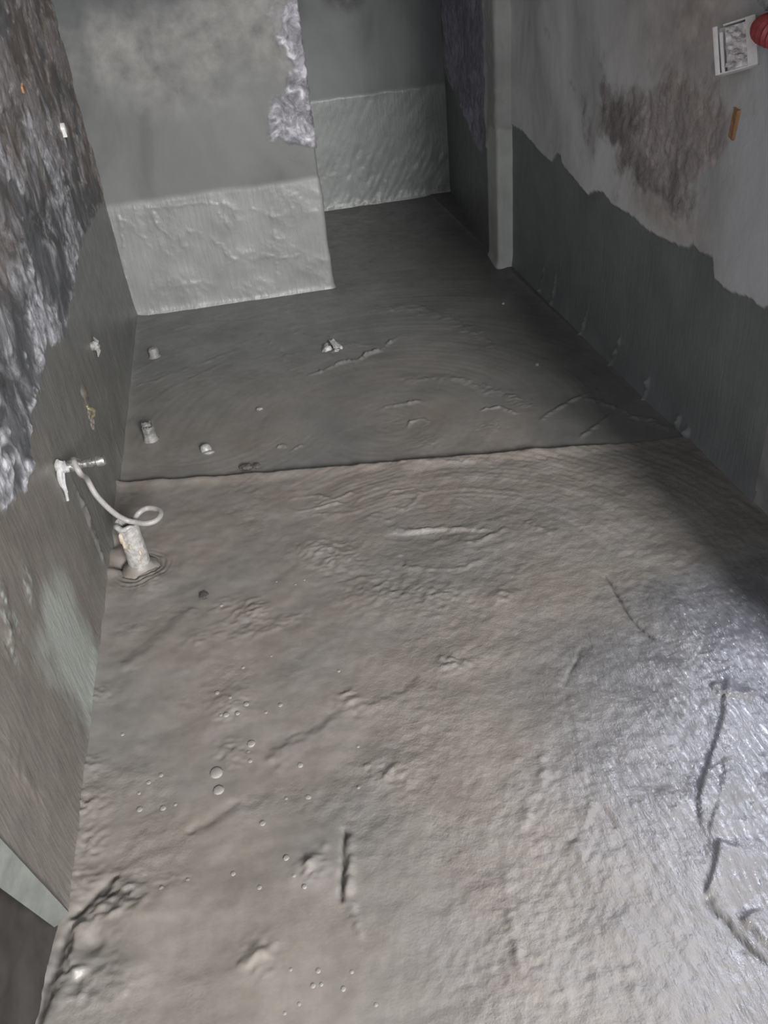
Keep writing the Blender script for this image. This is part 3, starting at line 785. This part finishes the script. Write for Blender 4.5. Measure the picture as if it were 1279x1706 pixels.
def f_right(U, Z, PX, PY):
    Yc = PY
    F = Field(Yc, Z)
    B = sorted([(4.0357, 0.6746), (3.9828, 0.6754), (3.83, 0.6454), (3.7091, 0.6225), (3.5944, 0.6151), (3.5389, 0.6617), (3.4894, 0.664), (3.4729, 0.6318), (3.348, 0.6059), (3.1847, 0.5731), (3.1277, 0.602), (3.0424, 0.617), (2.9556, 0.5942), (2.7745, 0.5971), (2.6755, 0.5821), (2.5195, 0.5854), (2.3798, 0.6006), (2.3471, 0.6249), (2.3057, 0.6095), (2.225, 0.6192), (2.1993, 0.5606), (2.115, 0.5529), (2.0082, 0.5725), (1.9513, 0.5638), (1.924, 0.5804)])
    zb = np.interp(Yc, [p[0] for p in B], [p[1] for p in B]) + 0.006 * pn(Yc * 40, Z * 10, 160) + 0.004 * pn(Yc * 90, Z * 60, 161)
    cem = sst(-0.003, 0.005, Z - zb)
    F.H += 0.006 * cem + 0.010 * np.exp(-np.maximum(Z, 0) / 0.03)
    F.H += cem * (0.004 * fbm(Yc, Z, 5, 4, 162)) + (1 - cem) * (0.0022 * fbm(Yc, Z, 5, 3, 163))
    # drips and creases at the foot
    for pts in ([(3.5503, 0.002), (3.5312, 0.0805), (3.5203, 0.1541)], [(3.7173, 0.0053), (3.695, 0.0892), (3.6806, 0.1455)], [(3.1848, -0.004), (3.1532, 0.0786), (3.1343, 0.1435)], [(2.8651, -0.0067), (2.8403, 0.0606), (2.8088, 0.1483)], [(2.5572, -0.0112), (2.5474, 0.0425), (2.5469, 0.0907)],
                [(2.3069, 0.0122), (2.3036, 0.0558)], [(2.2373, 0.0097), (2.2361, 0.0404)]):
        F.ridge(pts, 0.008, 0.030, taper=0.35)
        F.dome(pts[0], 0.009, 0.014)
    c0 = [(2.6906, 0.8928)][0]; c1 = [(2.4137, 0.9779)][0]; c2 = [(2.6396, 0.7467)][0]; c3 = [(3.0523, 0.8838)][0]
    def g(c, a, b): return np.exp(-(((Yc - c[0]) / a) ** 2 + ((Z - c[1]) / b) ** 2))
    rm = g(c0, 0.34, 0.13) + g(c1, 0.22, 0.12) + 0.9 * g(c2, 0.30, 0.085) + 0.5 * g(c3, 0.25, 0.12)
    rm = sst(0.30, 0.85, rm + 0.65 * fbm(Yc, Z, 6, 5, 164, 0.6)) * cem
    F.H += rm * (-0.005 + 0.0045 * ridged(Yc * 1.2 + Z * 0.5, Z * 0.8, 10, 4, 165) + 0.004 * fbm(Yc, Z, 24, 4, 166, 0.6))
    cb = [(2.5369, 0.6671)][0]; cd = [(2.6037, 1.1612)][0]; ce = [(2.4121, 1.2464)][0]
    brown = (1.1 * g(cb, 0.22, 0.055) * (1 - rm) + 0.55 * g(cd, 0.35, 0.16) + 0.6 * g(ce, 0.25, 0.15) + rm * 0.5 * g(c1, 0.25, 0.14)) * cem
    pale = cem * (1 - sst(2.12, 2.24, Yc + 0.08 * fbm(Yc, Z, 5, 3, 167))) * (1 - rm) * 0.8
    F.ridge([(2.5472, 0.7152), (2.4267, 0.7183), (2.3498, 0.7141), (2.3487, 0.6788)], 0.008, 0.008)
    F.ridge([(2.8098, 0.9287), (2.6957, 0.9187), (2.5833, 0.8842), (2.5296, 0.8239)], 0.014, 0.010)
    F.ridge([(2.8698, 0.8637), (2.7653, 0.9351), (2.6459, 0.9865)], 0.014, 0.008)
    return F.H, dict(cement=cem, rough=rm, brown=brown, pale=pale)


wr = wall_path('wall_right', [(1.412, 4.22), (1.410, 4.10), (1.363, 1.82)], 0.006, ZS, f_right, M_right, flip=True)
tag(wr, 'right wall, light bare cement above torn edge of dark coating', 'wall', kind='structure')

# right wall towards the camera, with the window opening the daylight comes through
bm = bmesh.new()
WY0, WY1, WZ0, WZ1 = 0.98, 1.80, 0.62, 2.1
def wbox(y0, y1, z0, z1): add_box(bm, (1.395, (y0 + y1) / 2, (z0 + z1) / 2), (0.07, y1 - y0, z1 - z0))
wbox(0.8, WY0, -0.08, 2.55); wbox(WY1, 1.83, -0.08, 2.55); wbox(WY0, WY1, -0.08, WZ0); wbox(WY0, WY1, WZ1, 2.55)
add_box(bm, ((1.09 + 1.56) / 2, 0.86, 1.235), (0.47, 0.14, 2.63))          # return of the doorway
ww = bm_obj('wall_window', bm, M_plain, smooth=False)
tag(ww, 'bare cement wall around the window opening nearest the camera', 'wall', kind='structure')

# left wall nearest the camera: a set-back dark stretch behind a pale corner strip
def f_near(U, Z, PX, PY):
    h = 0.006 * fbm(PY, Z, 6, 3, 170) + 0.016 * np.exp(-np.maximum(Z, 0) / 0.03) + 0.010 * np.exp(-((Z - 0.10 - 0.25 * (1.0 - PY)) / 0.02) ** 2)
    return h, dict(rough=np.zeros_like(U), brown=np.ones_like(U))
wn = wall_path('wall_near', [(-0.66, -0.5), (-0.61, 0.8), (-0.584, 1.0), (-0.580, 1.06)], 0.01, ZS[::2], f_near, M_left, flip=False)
wn.data.materials[0] = M_dark  # much darker colour than the rest of the left wall
tag(wn, 'dark stretch of left wall at the lower left corner', 'wall', kind='structure')
bm = bmesh.new()
# leaning pale strip of render at the end of the left wall
a0, a1 = Vector((-0.553, 1.030, -0.03)), Vector((-0.555, 0.950, 0.37))
b0, b1 = Vector((-0.574, 1.006, -0.03)), Vector((-0.580, 0.893, 0.37))
NU, NV = 12, 60
grid = []
for i in range(NV + 1):
    t = i / NV * 4.8
    row = []
    for j in range(NU + 1):
        q = (a0.lerp(a1, t)).lerp(b0.lerp(b1, t), j / NU)
        if t > 1: q = Vector((q.x, (a1.lerp(b1, j / NU)).y, q.z))
        e = 0.004 * float(fbm(np.array([q.y]), np.array([q.z]), 14, 3, 171)[0])
        row.append(bm.verts.new(q + Vector((e, -e, 0))))
    # return back to the left wall
    row.insert(0, bm.verts.new(Vector((-0.580, row[0].co.y + 0.012, row[0].co.z))))
    grid.append(row)
for A, Bq in zip(grid, grid[1:]):
    for k in range(len(A) - 1): bm.faces.new((A[k], A[k + 1], Bq[k + 1], Bq[k]))
M_strip = simple('pale_green_grey_render', (0.145, 0.153, 0.14), 0.7, var=0.2, scale=20, bump=0.4, bdist=0.004)
st = bm_obj('trim_1', bm, M_strip)
tag(st, 'pale grey-green corner strip at the near end of left wall', 'trim', kind='structure')

bm = bmesh.new()
add_box(bm, (0.45, 2.7, 2.58), (2.6, 6.6, 0.08))
tag(bm_obj('ceiling', bm, M_ceil, smooth=False), 'bare cement ceiling', 'ceiling', kind='structure')

# ------------------------------------------------------------------ things
def rotz(a): return Matrix.Rotation(a, 3, 'Z')

def floor_like(o, b=0.9):
    a = o.data.attributes.new('brown', 'FLOAT', 'POINT')
    a.data.foreach_set('value', np.full(len(o.data.vertices), b, dtype=np.float32))
    return o


# drain pipe
px_, py_ = pc
pz = 0.0
dp = empty('drain_pipe', (px_, py_, pz))
bm = bmesh.new()
R0 = 0.032
add_lathe(bm, [(R0 + 0.002, -0.03), (R0, 0.02), (R0, 0.06), (R0 - 0.001, 0.12), (R0, 0.158), (R0 - 0.001, 0.163), (R0 - 0.005, 0.163), (R0 - 0.006, 0.15), (R0 - 0.006, 0.05), (0.0, 0.05)], 40, wob=0.02, seed=4)
bm_obj('pipe', bm, M_pipe, dp)
bm = bmesh.new()
cp = []
for k in range(22):
    a_ = math.radians(120 + 200 * k / 21)
    cp.append((math.cos(a_) * (R0 - 0.001), math.sin(a_) * (R0 - 0.001), 0.163 + 0.003 * math.sin(k * 0.8)))
add_tube(bm, cp, [0.004 + 0.005 * math.sin(math.pi * k / 21) for k in range(22)], 10)
tag(bm_obj('rim', bm, M_film, dp), 'pale thickened rim')
bm = bmesh.new()
add_lathe(bm, [(0.064, -0.014), (0.055, 0.000), (0.046, 0.007), (0.039, 0.012), (R0 + 0.001, 0.022), (R0 - 0.004, 0.02)], 36, wob=0.05, seed=9)
tag(floor_like(bm_obj('collar', bm, M_floor, dp)), 'wrinkled coating built up round the foot')
bm = bmesh.new()
for (az, zz, rr, sd) in ((225, 0.128, 0.011, 1), (232, 0.108, 0.009, 2), (262, 0.10, 0.006, 3), (300, 0.07, 0.007, 4), (285, 0.045, 0.006, 5)):
    a_ = math.radians(az)
    add_blob(bm, (math.cos(a_) * R0, math.sin(a_) * R0, zz), (rr * 0.6, rr * 0.6, rr * 1.5), 2, 0.3, 2, sd)
tag(bm_obj('smear', bm, M_rust, dp), 'ochre mortar smears')
tag(dp, 'cement-smeared upright drain pipe with the grey hose in its top', 'pipe')

# grey hose
hp = [(-0.502, 1.985, 0.462), (-0.497, 1.962, 0.462), (-0.490, 1.955, 0.435)]
hp += [(-0.5057, 2.0615, 0.36)] + [(-0.4956, 2.063, 0.3)] + [(-0.4698, 2.0699, 0.235)] + [(-0.4461, 2.0809, 0.195)] + [(-0.4197, 2.0741, 0.185), (-0.3904, 2.0578, 0.185), (-0.3651, 2.0613, 0.185), (-0.3502, 2.0841, 0.185)] + [(-0.3523, 2.1102, 0.185), (-0.3699, 2.1293, 0.185), (-0.3909, 2.1367, 0.185), (-0.4095, 2.1239, 0.185)] + [(-0.4248, 2.1201, 0.172)] + [(px_ + 0.004, py_ + 0.004, 0.135), (px_ + 0.002, py_, 0.08)]
bm = bmesh.new()
add_tube(bm, catmull(hp, 8), 0.0080, 14)
ho = bm_obj('water_hose', bm, M_hose)
tag(ho, 'thin grey hose running from wall valve and looping into drain pipe', 'hose')

# angle valve
vx, vy, vz = -0.556, 2.0, 0.438
va = empty('angle_valve', (vx, vy, vz))
MX = Matrix.Rotation(math.radians(90), 4, 'Y')          # z axis -> +x
bm = bmesh.new()
add_lathe(bm, [(0, -0.03), (0.011, -0.03), (0.011, 0.03), (0.015, 0.03), (0.017, 0.036), (0.017, 0.058), (0.014, 0.062), (0.010, 0.066), (0.010, 0.078), (0.0, 0.078)], 24, MX)
bm_obj('valve_body', bm, M_chrome, va)
bm = bmesh.new()
add_lathe(bm, [(0.006, 0.074), (0.0105, 0.080), (0.012, 0.086), (0.012, 0.092), (0.009, 0.095), (0.009, 0.101), (0.0135, 0.104), (0.0145, 0.112), (0.0135, 0.124), (0.010, 0.127), (0, 0.127)], 14, MX)
bm_obj('handle', bm, M_chrome, va)
bm = bmesh.new()
add_tube(bm, [(0.046, 0.0, 0.0), (0.049, -0.008, 0.010), (0.052, -0.016, 0.020)], [0.011, 0.0105, 0.009], 16)
bm_obj('outlet', bm, M_chrome, va)
bm = bmesh.new()
rnd = random.Random(3)
add_tube(bm, catmull([(0.014, -0.012, 0.010), (0.010, -0.019, -0.006), (0.006, -0.017, -0.035), (0.008, -0.016, -0.060), (0.004, -0.012, -0.092)], 5), [0.004 + 0.006 * math.sin(math.pi * min(1, k / 15)) * (1 if k % 3 else 0.8) * (1 - k / 24) for k in range(21)], 8)
add_tube(bm, catmull([(0.018, -0.010, 0.004), (0.017, -0.016, -0.014), (0.013, -0.018, -0.040), (0.012, -0.016, -0.066)], 5), [0.005 * (1 - k / 18) + 0.0006 for k in range(16)], 7)
for k in range(4):
    add_blob(bm, (0.010 + 0.007 * k, -0.003, 0.006 - 0.002 * k), (0.008, 0.014, 0.015 - 0.002 * k), 2, 0.45, 2.2, 30 + k)
tag(bm_obj('thread_tape', bm, M_tape, va), 'white sealing tape hanging in strands')
tag(va, 'small chrome angle valve with white tape on left wall', 'valve')

# taped-up outlet on the left wall
oy, oz = [(2.9427, 0.3901)][0]
ot = empty('taped_outlet', (-0.553, oy, oz))
bm = bmesh.new()
add_lathe(bm, [(0, -0.02), (0.016, -0.02), (0.016, 0.012), (0.011, 0.018), (0, 0.020)], 18, MX, wob=0.06, seed=2)
bm_obj('plug', bm, M_cap, ot)
bm = bmesh.new()
for a_, l_ in ((40, 0.034), (120, 0.024), (200, 0.022), (270, 0.042), (330, 0.032)):
    r_ = math.radians(a_)
    add_tube(bm, [(0.012, 0, 0), (0.018, math.cos(r_) * l_ * 0.5, math.sin(r_) * l_ * 0.5), (0.010, math.cos(r_) * l_, math.sin(r_) * l_)], [0.011, 0.008, 0.002], 7)
bm_obj('tape_tail', bm, M_film, ot)
tag(ot, 'pale taped-up water outlet, star-shaped, highest on coated left wall', 'outlet')

# broken recess with a brass pipe end
hy, hz = [(2.59, 0.2982)][0]
bo = empty('broken_outlet', (-0.575, hy, hz))
bm = bmesh.new()
add_tube(bm, catmull([(0.0, 0.012, -0.030), (0.022, 0.012, -0.012), (0.030, 0.006, 0.008), (0.020, -0.004, 0.022), (0.0, -0.010, 0.030)], 5), 0.007, 10)
bm_obj('pipe_bend', bm, M_brass, bo)
bm = bmesh.new()
add_tube(bm, catmull([(0.008, 0.022, 0.020), (0.028, 0.026, 0.0), (0.024, 0.022, -0.016)], 5), 0.0035, 8)
bm_obj('wire', bm, M_brass, bo)
bm = bmesh.new()
add_blob(bm, (0.020, -0.018, 0.038), (0.006, 0.008, 0.006), 2, 0.3, 2, 5)
bm_obj('screw_head', bm, M_brass, bo)
bm = bmesh.new()
for k in range(7):
    a_ = k * 0.9
    add_blob(bm, (0.014, math.cos(a_) * 0.028, math.sin(a_) * 0.032 - 0.012), (0.006, 0.009, 0.009), 2, 0.4, 2, 60 + k)
bm_obj('mortar_crumb', bm, M_pink, bo)
tag(bo, 'broken recess in left wall showing a brass pipe bend', 'outlet')

# stub pipe with torn film
sx, sy = [(-0.4464, 2.95)][0]
sp = empty('stub_pipe', (sx, sy, floor_z(sx, sy)))
bm = bmesh.new()
add_lathe(bm, [(0.033, -0.006), (0.027, 0.006), (0.024, 0.02), (0.023, 0.055), (0.020, 0.056), (0.019, 0.02), (0, 0.02)], 26, wob=0.03, seed=7)
bm_obj('pipe', bm, M_cap, sp)
bm = bmesh.new()
rnd = random.Random(12)
n = 26
lo = [bm.verts.new((math.cos(2 * math.pi * k / n) * 0.0245, math.sin(2 * math.pi * k / n) * 0.0245, 0.028 + 0.008 * rnd.random())) for k in range(n)]
hi = []
for k in range(n):
    a_ = 2 * math.pi * k / n
    h_ = 0.058 + 0.014 * rnd.random()
    if k in (25, 0): h_ = 0.085
    if k == 24: h_ = 0.072
    rr = 0.0245 - 0.004 * rnd.random()
    hi.append(bm.verts.new((math.cos(a_) * rr, math.sin(a_) * rr, h_)))
for k in range(n): bm.faces.new((lo[k], lo[(k + 1) % n], hi[(k + 1) % n], hi[k]))
ret = bmesh.ops.solidify(bm, geom=bm.faces[:], thickness=0.0012)
tag(bm_obj('torn_film', bm, M_film, sp), 'torn plastic film with a spike')
tag(sp, 'short stub pipe wrapped in torn film on lower floor', 'pipe')

# capped stub
kx, ky = [(-0.4488, 3.7648)][0]
kn = empty('capped_stub', (kx, ky, floor_z(kx, ky)))
bm = bmesh.new()
add_lathe(bm, [(0.036, -0.006), (0.027, 0.004), (0.023, 0.010), (0.022, 0.016)], 24, wob=0.05, seed=3)
floor_like(bm_obj('collar', bm, M_floor, kn), 0.3)
bm = bmesh.new()
add_lathe(bm, [(0.022, 0.008), (0.0235, 0.018), (0.023, 0.034), (0.018, 0.041), (0.010, 0.043), (0, 0.043)], 24, wob=0.04, seed=5)
bm_obj('cap', bm, M_cap, kn)
tag(kn, 'small round capped stub near partition on lower floor', 'pipe')

# low nub
nx_, ny_ = [(-0.24, 2.782)][0]
nb = empty('plug_nub', (nx_, ny_, floor_z(nx_, ny_)))
bm = bmesh.new()
add_lathe(bm, [(0.021, -0.004), (0.021, 0.010), (0.018, 0.020), (0.010, 0.026), (0, 0.027)], 22, Matrix.Rotation(math.radians(-14), 4, 'X'), wob=0.05, seed=8)
bm_obj('cap', bm, M_film, nb)
bm = bmesh.new()
add_blob(bm, (0.008, -0.022, 0.003), (0.018, 0.007, 0.006), 2, 0.35, 2, 4)
bm_obj('lip', bm, M_cap, nb)
tag(nb, 'pale rounded plug just behind the lip in lower floor', 'plug')

# crumpled wrapping over the floor drain
lx, ly = [(0.3433, 3.5038)][0]
lm = empty('wrapped_drain', (lx, ly, floor_z(lx, ly)))
bm = bmesh.new()
add_lathe(bm, [(0.040, -0.004), (0.036, 0.008), (0.030, 0.010), (0.028, -0.004)], 26, wob=0.08, seed=6)
bm_obj('drain_ring', bm, M_clod, lm)
def flap(pts, name, mat):
    bm = bmesh.new()
    vs = [bm.verts.new(p) for p in pts]
    c = bm.verts.new(sum((Vector(p) for p in pts), Vector()) / len(pts) + Vector((0, 0, 0.006)))
    for k in range(len(vs)): bm.faces.new((vs[k], vs[(k + 1) % len(vs)], c))
    bmesh.ops.subdivide_edges(bm, edges=bm.edges[:], cuts=2, use_grid_fill=True)
    rr = random.Random(len(pts) * 7 + int(pts[0][0] * 1e4))
    for v in bm.verts: v.co += Vector((rr.uniform(-1, 1), rr.uniform(-1, 1), rr.uniform(-1, 1))) * 0.0022
    bmesh.ops.solidify(bm, geom=bm.faces[:], thickness=0.002)
    bm_obj(name, bm, mat, lm)
flap([(-0.004, 0.036, 0.030), (0.014, 0.030, 0.034), (0.042, -0.006, 0.010), (0.040, -0.018, 0.004), (0.006, -0.014, 0.010)], 'flap', M_film)
flap([(-0.004, -0.022, 0.002), (0.010, -0.028, 0.010), (0.034, -0.024, 0.006), (0.022, -0.036, 0.002), (0.006, -0.038, 0.003)], 'flap', M_film)
flap([(-0.046, -0.012, 0.003), (-0.030, 0.018, 0.018), (-0.014, 0.022, 0.024), (-0.010, -0.008, 0.018), (-0.018, -0.026, 0.004)], 'flap', M_film)
bm = bmesh.new()
add_blob(bm, (-0.020, -0.012, 0.010), (0.014, 0.013, 0.013), 3, 0.4, 2.3, 11)
bm_obj('wad', bm, M_tape, lm)
bm = bmesh.new()
add_blob(bm, (0.040, -0.012, 0.008), (0.007, 0.007, 0.008), 2, 0.3, 2, 12)
bm_obj('wad', bm, M_tape, lm)
tag(lm, 'crumpled pale wrapping stuffed in floor drain before partition', 'drain')

# clods and chips lying about
def clod(name, p, s, mat, seed, label, group=None, cat='debris'):
    bm = bmesh.new()
    add_blob(bm, (0, 0, s[2] * 0.5), s, 1 if 'chip' in name else 3, 0.45, 1.9, seed)
    o = bm_obj(name, bm, mat)
    o.location = (p[0], p[1], floor_z(*p))
    tag(o, label, cat, group or 'loose crumbs on the floor')
    return o
clod('mortar_clod', [(-0.1013, 2.5983)][0], (0.018, 0.012, 0.009), M_clod, 21, 'dark mortar crumb at the lip, left one of a pair')
clod('mortar_clod', [(-0.0674, 2.5942)][0], (0.012, 0.010, 0.008), M_clod, 22, 'dark mortar crumb at the lip, right one of a pair')
clod('stone_chip', [(-0.2694, 1.9119)][0], (0.012, 0.015, 0.007), M_clod, 23, 'dark stone chip right of the drain pipe foot')
clod('stone_chip', [(1.1151, 2.9937)][0], (0.007, 0.007, 0.006), M_cap, 24, 'tiny pale chip on shaded floor towards right wall')
clod('stone_chip', [(1.2009, 3.6842)][0], (0.006, 0.006, 0.006), M_tape, 25, 'tiny white chip on dark floor before the jamb')
clod('mortar_clod', [(-0.0219, 3.0445)][0], (0.010, 0.007, 0.005), M_cap, 26, 'small pale mortar crumb mid lower floor')
clod('mortar_clod', [(-0.4843, 2.6217)][0], (0.010, 0.008, 0.006), M_film, 27, 'small pale crumb at left end of the lip')

# bubbles in the coating
bdata = {}
BUB = [((360, 1287), 11), ((364, 1316), 9), ((418, 1238), 7), ((416, 1266), 4), ((413, 1251), 3), ((500, 1275), 5), ((513, 1328), 5), ((467, 1175), 4), ((437, 1371), 5), ((477, 1430), 5), ((507, 1478), 4),
       ((490, 1460), 3), ((268, 1291), 4), ((247, 1303), 4), ((232, 1347), 5), ((271, 1345), 5), ((292, 1340), 3), ((231, 1320), 3), ((597, 1312), 3), ((596, 1243), 3), ((388, 1455), 4), ((432, 1479), 4), ((312, 1465), 4), ((269, 1480), 4),
       ((530, 1617), 4), ((535, 1640), 3), ((521, 1642), 4), ((460, 968), 2), ((492, 973), 2), ((507, 966), 2), ((410, 1174), 5), ((396, 1189), 4), ((377, 1192), 5), ((384, 1165), 3), ((362, 1155), 4), ((368, 1192), 3),
       ((443, 1187), 3), ((452, 1094), 2), ((405, 1112), 3), ((564, 1118), 3), ((586, 1620), 3), ((498, 1673), 3), ((474, 1688), 3), ((572, 1648), 4), ((626, 1674), 3), ((484, 1616), 3), ((204, 1224), 3), ((369, 1009), 3), ((477, 1330), 3), ((350, 1000), 0)]
BPOS = [(-0.2602, 1.2835), (-0.2569, 1.2349), (-0.1777, 1.3448), (-0.184, 1.2973), (-0.1861, 1.3241), (-0.0748, 1.2507), (-0.0687, 1.163), (-0.0997, 1.4403), (-0.17, 1.1258), (-0.1297, 1.031), (-0.1022, 0.9602), (-0.119, 0.988), (-0.3827, 1.3116), (-0.4104, 1.2995), (-0.4279, 1.2338), (-0.3777, 1.2229), (-0.3507, 1.2232), (-0.4307, 1.2774), (0.0402, 1.1575), (0.0588, 1.2673), (-0.2371, 1.0263), (-0.1881, 0.9819), (-0.327, 1.0373), (-0.3777, 1.0312), (-0.0983, 0.7961), (-0.0964, 0.7712), (-0.1111, 0.7728), (-0.0628, 1.9164), (-0.0107, 1.8853), (0.0166, 1.8959), (-0.1804, 1.4663), (-0.2022, 1.4433), (-0.2294, 1.4456), (-0.2167, 1.4951), (-0.2477, 1.5247), (-0.2421, 1.4493), (-0.1357, 1.4275), (-0.1053, 1.6125), (-0.1792, 1.5952), (0.054, 1.511), (-0.0406, 0.778), (-0.1386, 0.7479), (-0.1646, 0.7394), (-0.0598, 0.7535), (-0.0099, 0.7143), (-0.1463, 0.8095), (-0.475, 1.4569), (-0.2224, 1.8566), (-0.1143, 1.1726)]
bm = bmesh.new()
add_lathe(bm, [(1.0, -0.3), (0.97, 0.08), (0.8, 0.30), (0.45, 0.42), (0, 0.46)], 10, wob=0.05, seed=2)
bub0 = bm_obj('bubble', bm, M_bub, floor_o)
bubbles = [bub0]
for k in range(len(BPOS)):
    o = bub0
    if k:
        o = bub0.copy(); COL.objects.link(o)
    x_, y_ = BPOS[k]
    dist = math.sqrt(x_ * x_ + y_ * y_ + 2.25)
    r_ = BUB[k][1] * dist / 1400.0
    o.location = (x_, y_, floor_z(x_, y_))
    o.scale = (r_, r_, r_ * 0.7)
    o.rotation_euler = (0, 0, k * 1.3)

# white chip and brick chip in the left wall, brick in the right wall
def wall_chip(name, loc, size, rot, mat, parent, seed):
    bm = bmesh.new()
    add_box(bm, (0, 0, 0), size, rot, min(size) * 0.2)
    for v in bm.verts:
        v.co += Vector((math.sin(v.co.y * 900 + seed), math.sin(v.co.z * 800 + seed), math.cos(v.co.y * 700))) * min(size) * 0.06
    o = bm_obj(name, bm, mat, parent)
    o.location = loc
    return o
cy_, cz_ = [(3.6583, 0.9839)][0]
wall_chip('plaster_chip', (-0.548, cy_, cz_), (0.02, 0.035, 0.04), Matrix.Rotation(0.5, 3, 'X'), M_chip, wl, 1)['label'] = 'small white chip in rough render'
cy_, cz_ = [(3.0963, 1.1948)][0]
wall_chip('brick', (-0.552, cy_, cz_), (0.016, 0.026, 0.022), Matrix.Rotation(0.3, 3, 'X'), M_brick, wl, 2)['label'] = 'small orange brick corner showing in rough render'
cy_, cz_ = [(2.1952, 0.9865)][0]
wall_chip('brick', (1.374, cy_, cz_), (0.03, 0.030, 0.078), Matrix.Rotation(0.1, 3, 'X'), M_brick, wr, 3)['label'] = 'exposed orange brick edge'

# junction box hanging out of the right wall
jx, jy, jz = 1.318, 2.165, 1.178
jb = empty('junction_box', (jx, jy, jz - 0.06))
n_ = Vector((-0.72, -0.66, 0.22)).normalized()
side_ = Vector((0, 0, 1)).cross(n_).normalized()          # to the right seen from the room
up_ = n_.cross(side_)
RB = Matrix((side_, up_, n_)).transposed() @ Matrix.Rotation(math.radians(15), 3, 'Z')
def jpart(name, boxes, mat, label=None, bev=0.0015):
    bm = bmesh.new()
    for c, s in boxes:
        add_box(bm, RB @ Vector(c) + Vector((0, 0, 0.06)), s, RB, bev)
    o = bm_obj(name, bm, mat, jb)
    if label: o['label'] = label
    return o
W, H_ = 0.100, 0.112
jpart('back_panel', [((0, 0, -0.040), (W, H_, 0.004))], M_white)
jpart('side_wall', [((-W / 2 + 0.002, 0, -0.02), (0.004, H_, 0.044))], M_white)
jpart('side_wall', [((W / 2 - 0.002, 0, -0.02), (0.004, H_, 0.044))], M_white)
jpart('bottom_wall', [((0, -H_ / 2 + 0.002, -0.02), (W, 0.004, 0.044))], M_white)
jpart('top_wall', [((0.012, H_ / 2 - 0.002, -0.02), (W - 0.024, 0.004, 0.044))], M_white)
jpart('flange', [((-W / 2 + 0.005, 0.0, 0.002), (0.012, H_, 0.005))], M_white, 'narrow left flange')
jpart('flange', [((W / 2 - 0.011, 0, 0.002), (0.024, H_, 0.006))], M_white, 'wide right flange')
jpart('rail', [((-W / 2 + 0.019, -0.008, 0.002), (0.008, H_ - 0.018, 0.010))], M_white)
bm = bmesh.new()
add_box(bm, RB @ Vector((0.006, -0.002, -0.006)) + Vector((0, 0, 0.06)), (0.058, H_ - 0.012, 0.012), RB, 0.003)
for k in range(7):
    q = RB @ Vector((-0.012 + 0.036 * ((k * 37) % 10) / 10, -0.04 + 0.013 * k, 0.0)) + Vector((0, 0, 0.06))
    add_blob(bm, q, (0.011, 0.008, 0.005), 3, 0.6, 2.4, 80 + k)
tag(bm_obj('mortar_fill', bm, M_mess, jb), 'mortar-splashed inside')
tag(jb, 'white plastic junction box hanging from right wall', 'junction box')

# red corrugated conduit beside it
bm = bmesh.new()
cpts = catmull([(1.420, 2.125, 1.215), (1.385, 2.120, 1.218), (1.345, 2.095, 1.218), (1.325, 2.055, 1.215), (1.335, 2.01, 1.205), (1.352, 1.97, 1.19), (1.395, 1.90, 1.17)], 14)
add_tube(bm, cpts, [0.027 + 0.003 * math.cos(k * 1.57) for k in range(len(cpts))], 18)
co = bm_obj('corrugated_conduit', bm, M_red)
tag(co, 'red corrugated conduit beside white junction box on right wall', 'conduit')
bm = bmesh.new()
add_blob(bm, (1.352, 2.080, 1.285), (0.030, 0.032, 0.026), 3, 0.3, 1.8, 44)
cl = bm_obj('mortar_lump', bm, M_clear)
tag(cl, 'grey mortar lump on right wall above red conduit', 'debris')
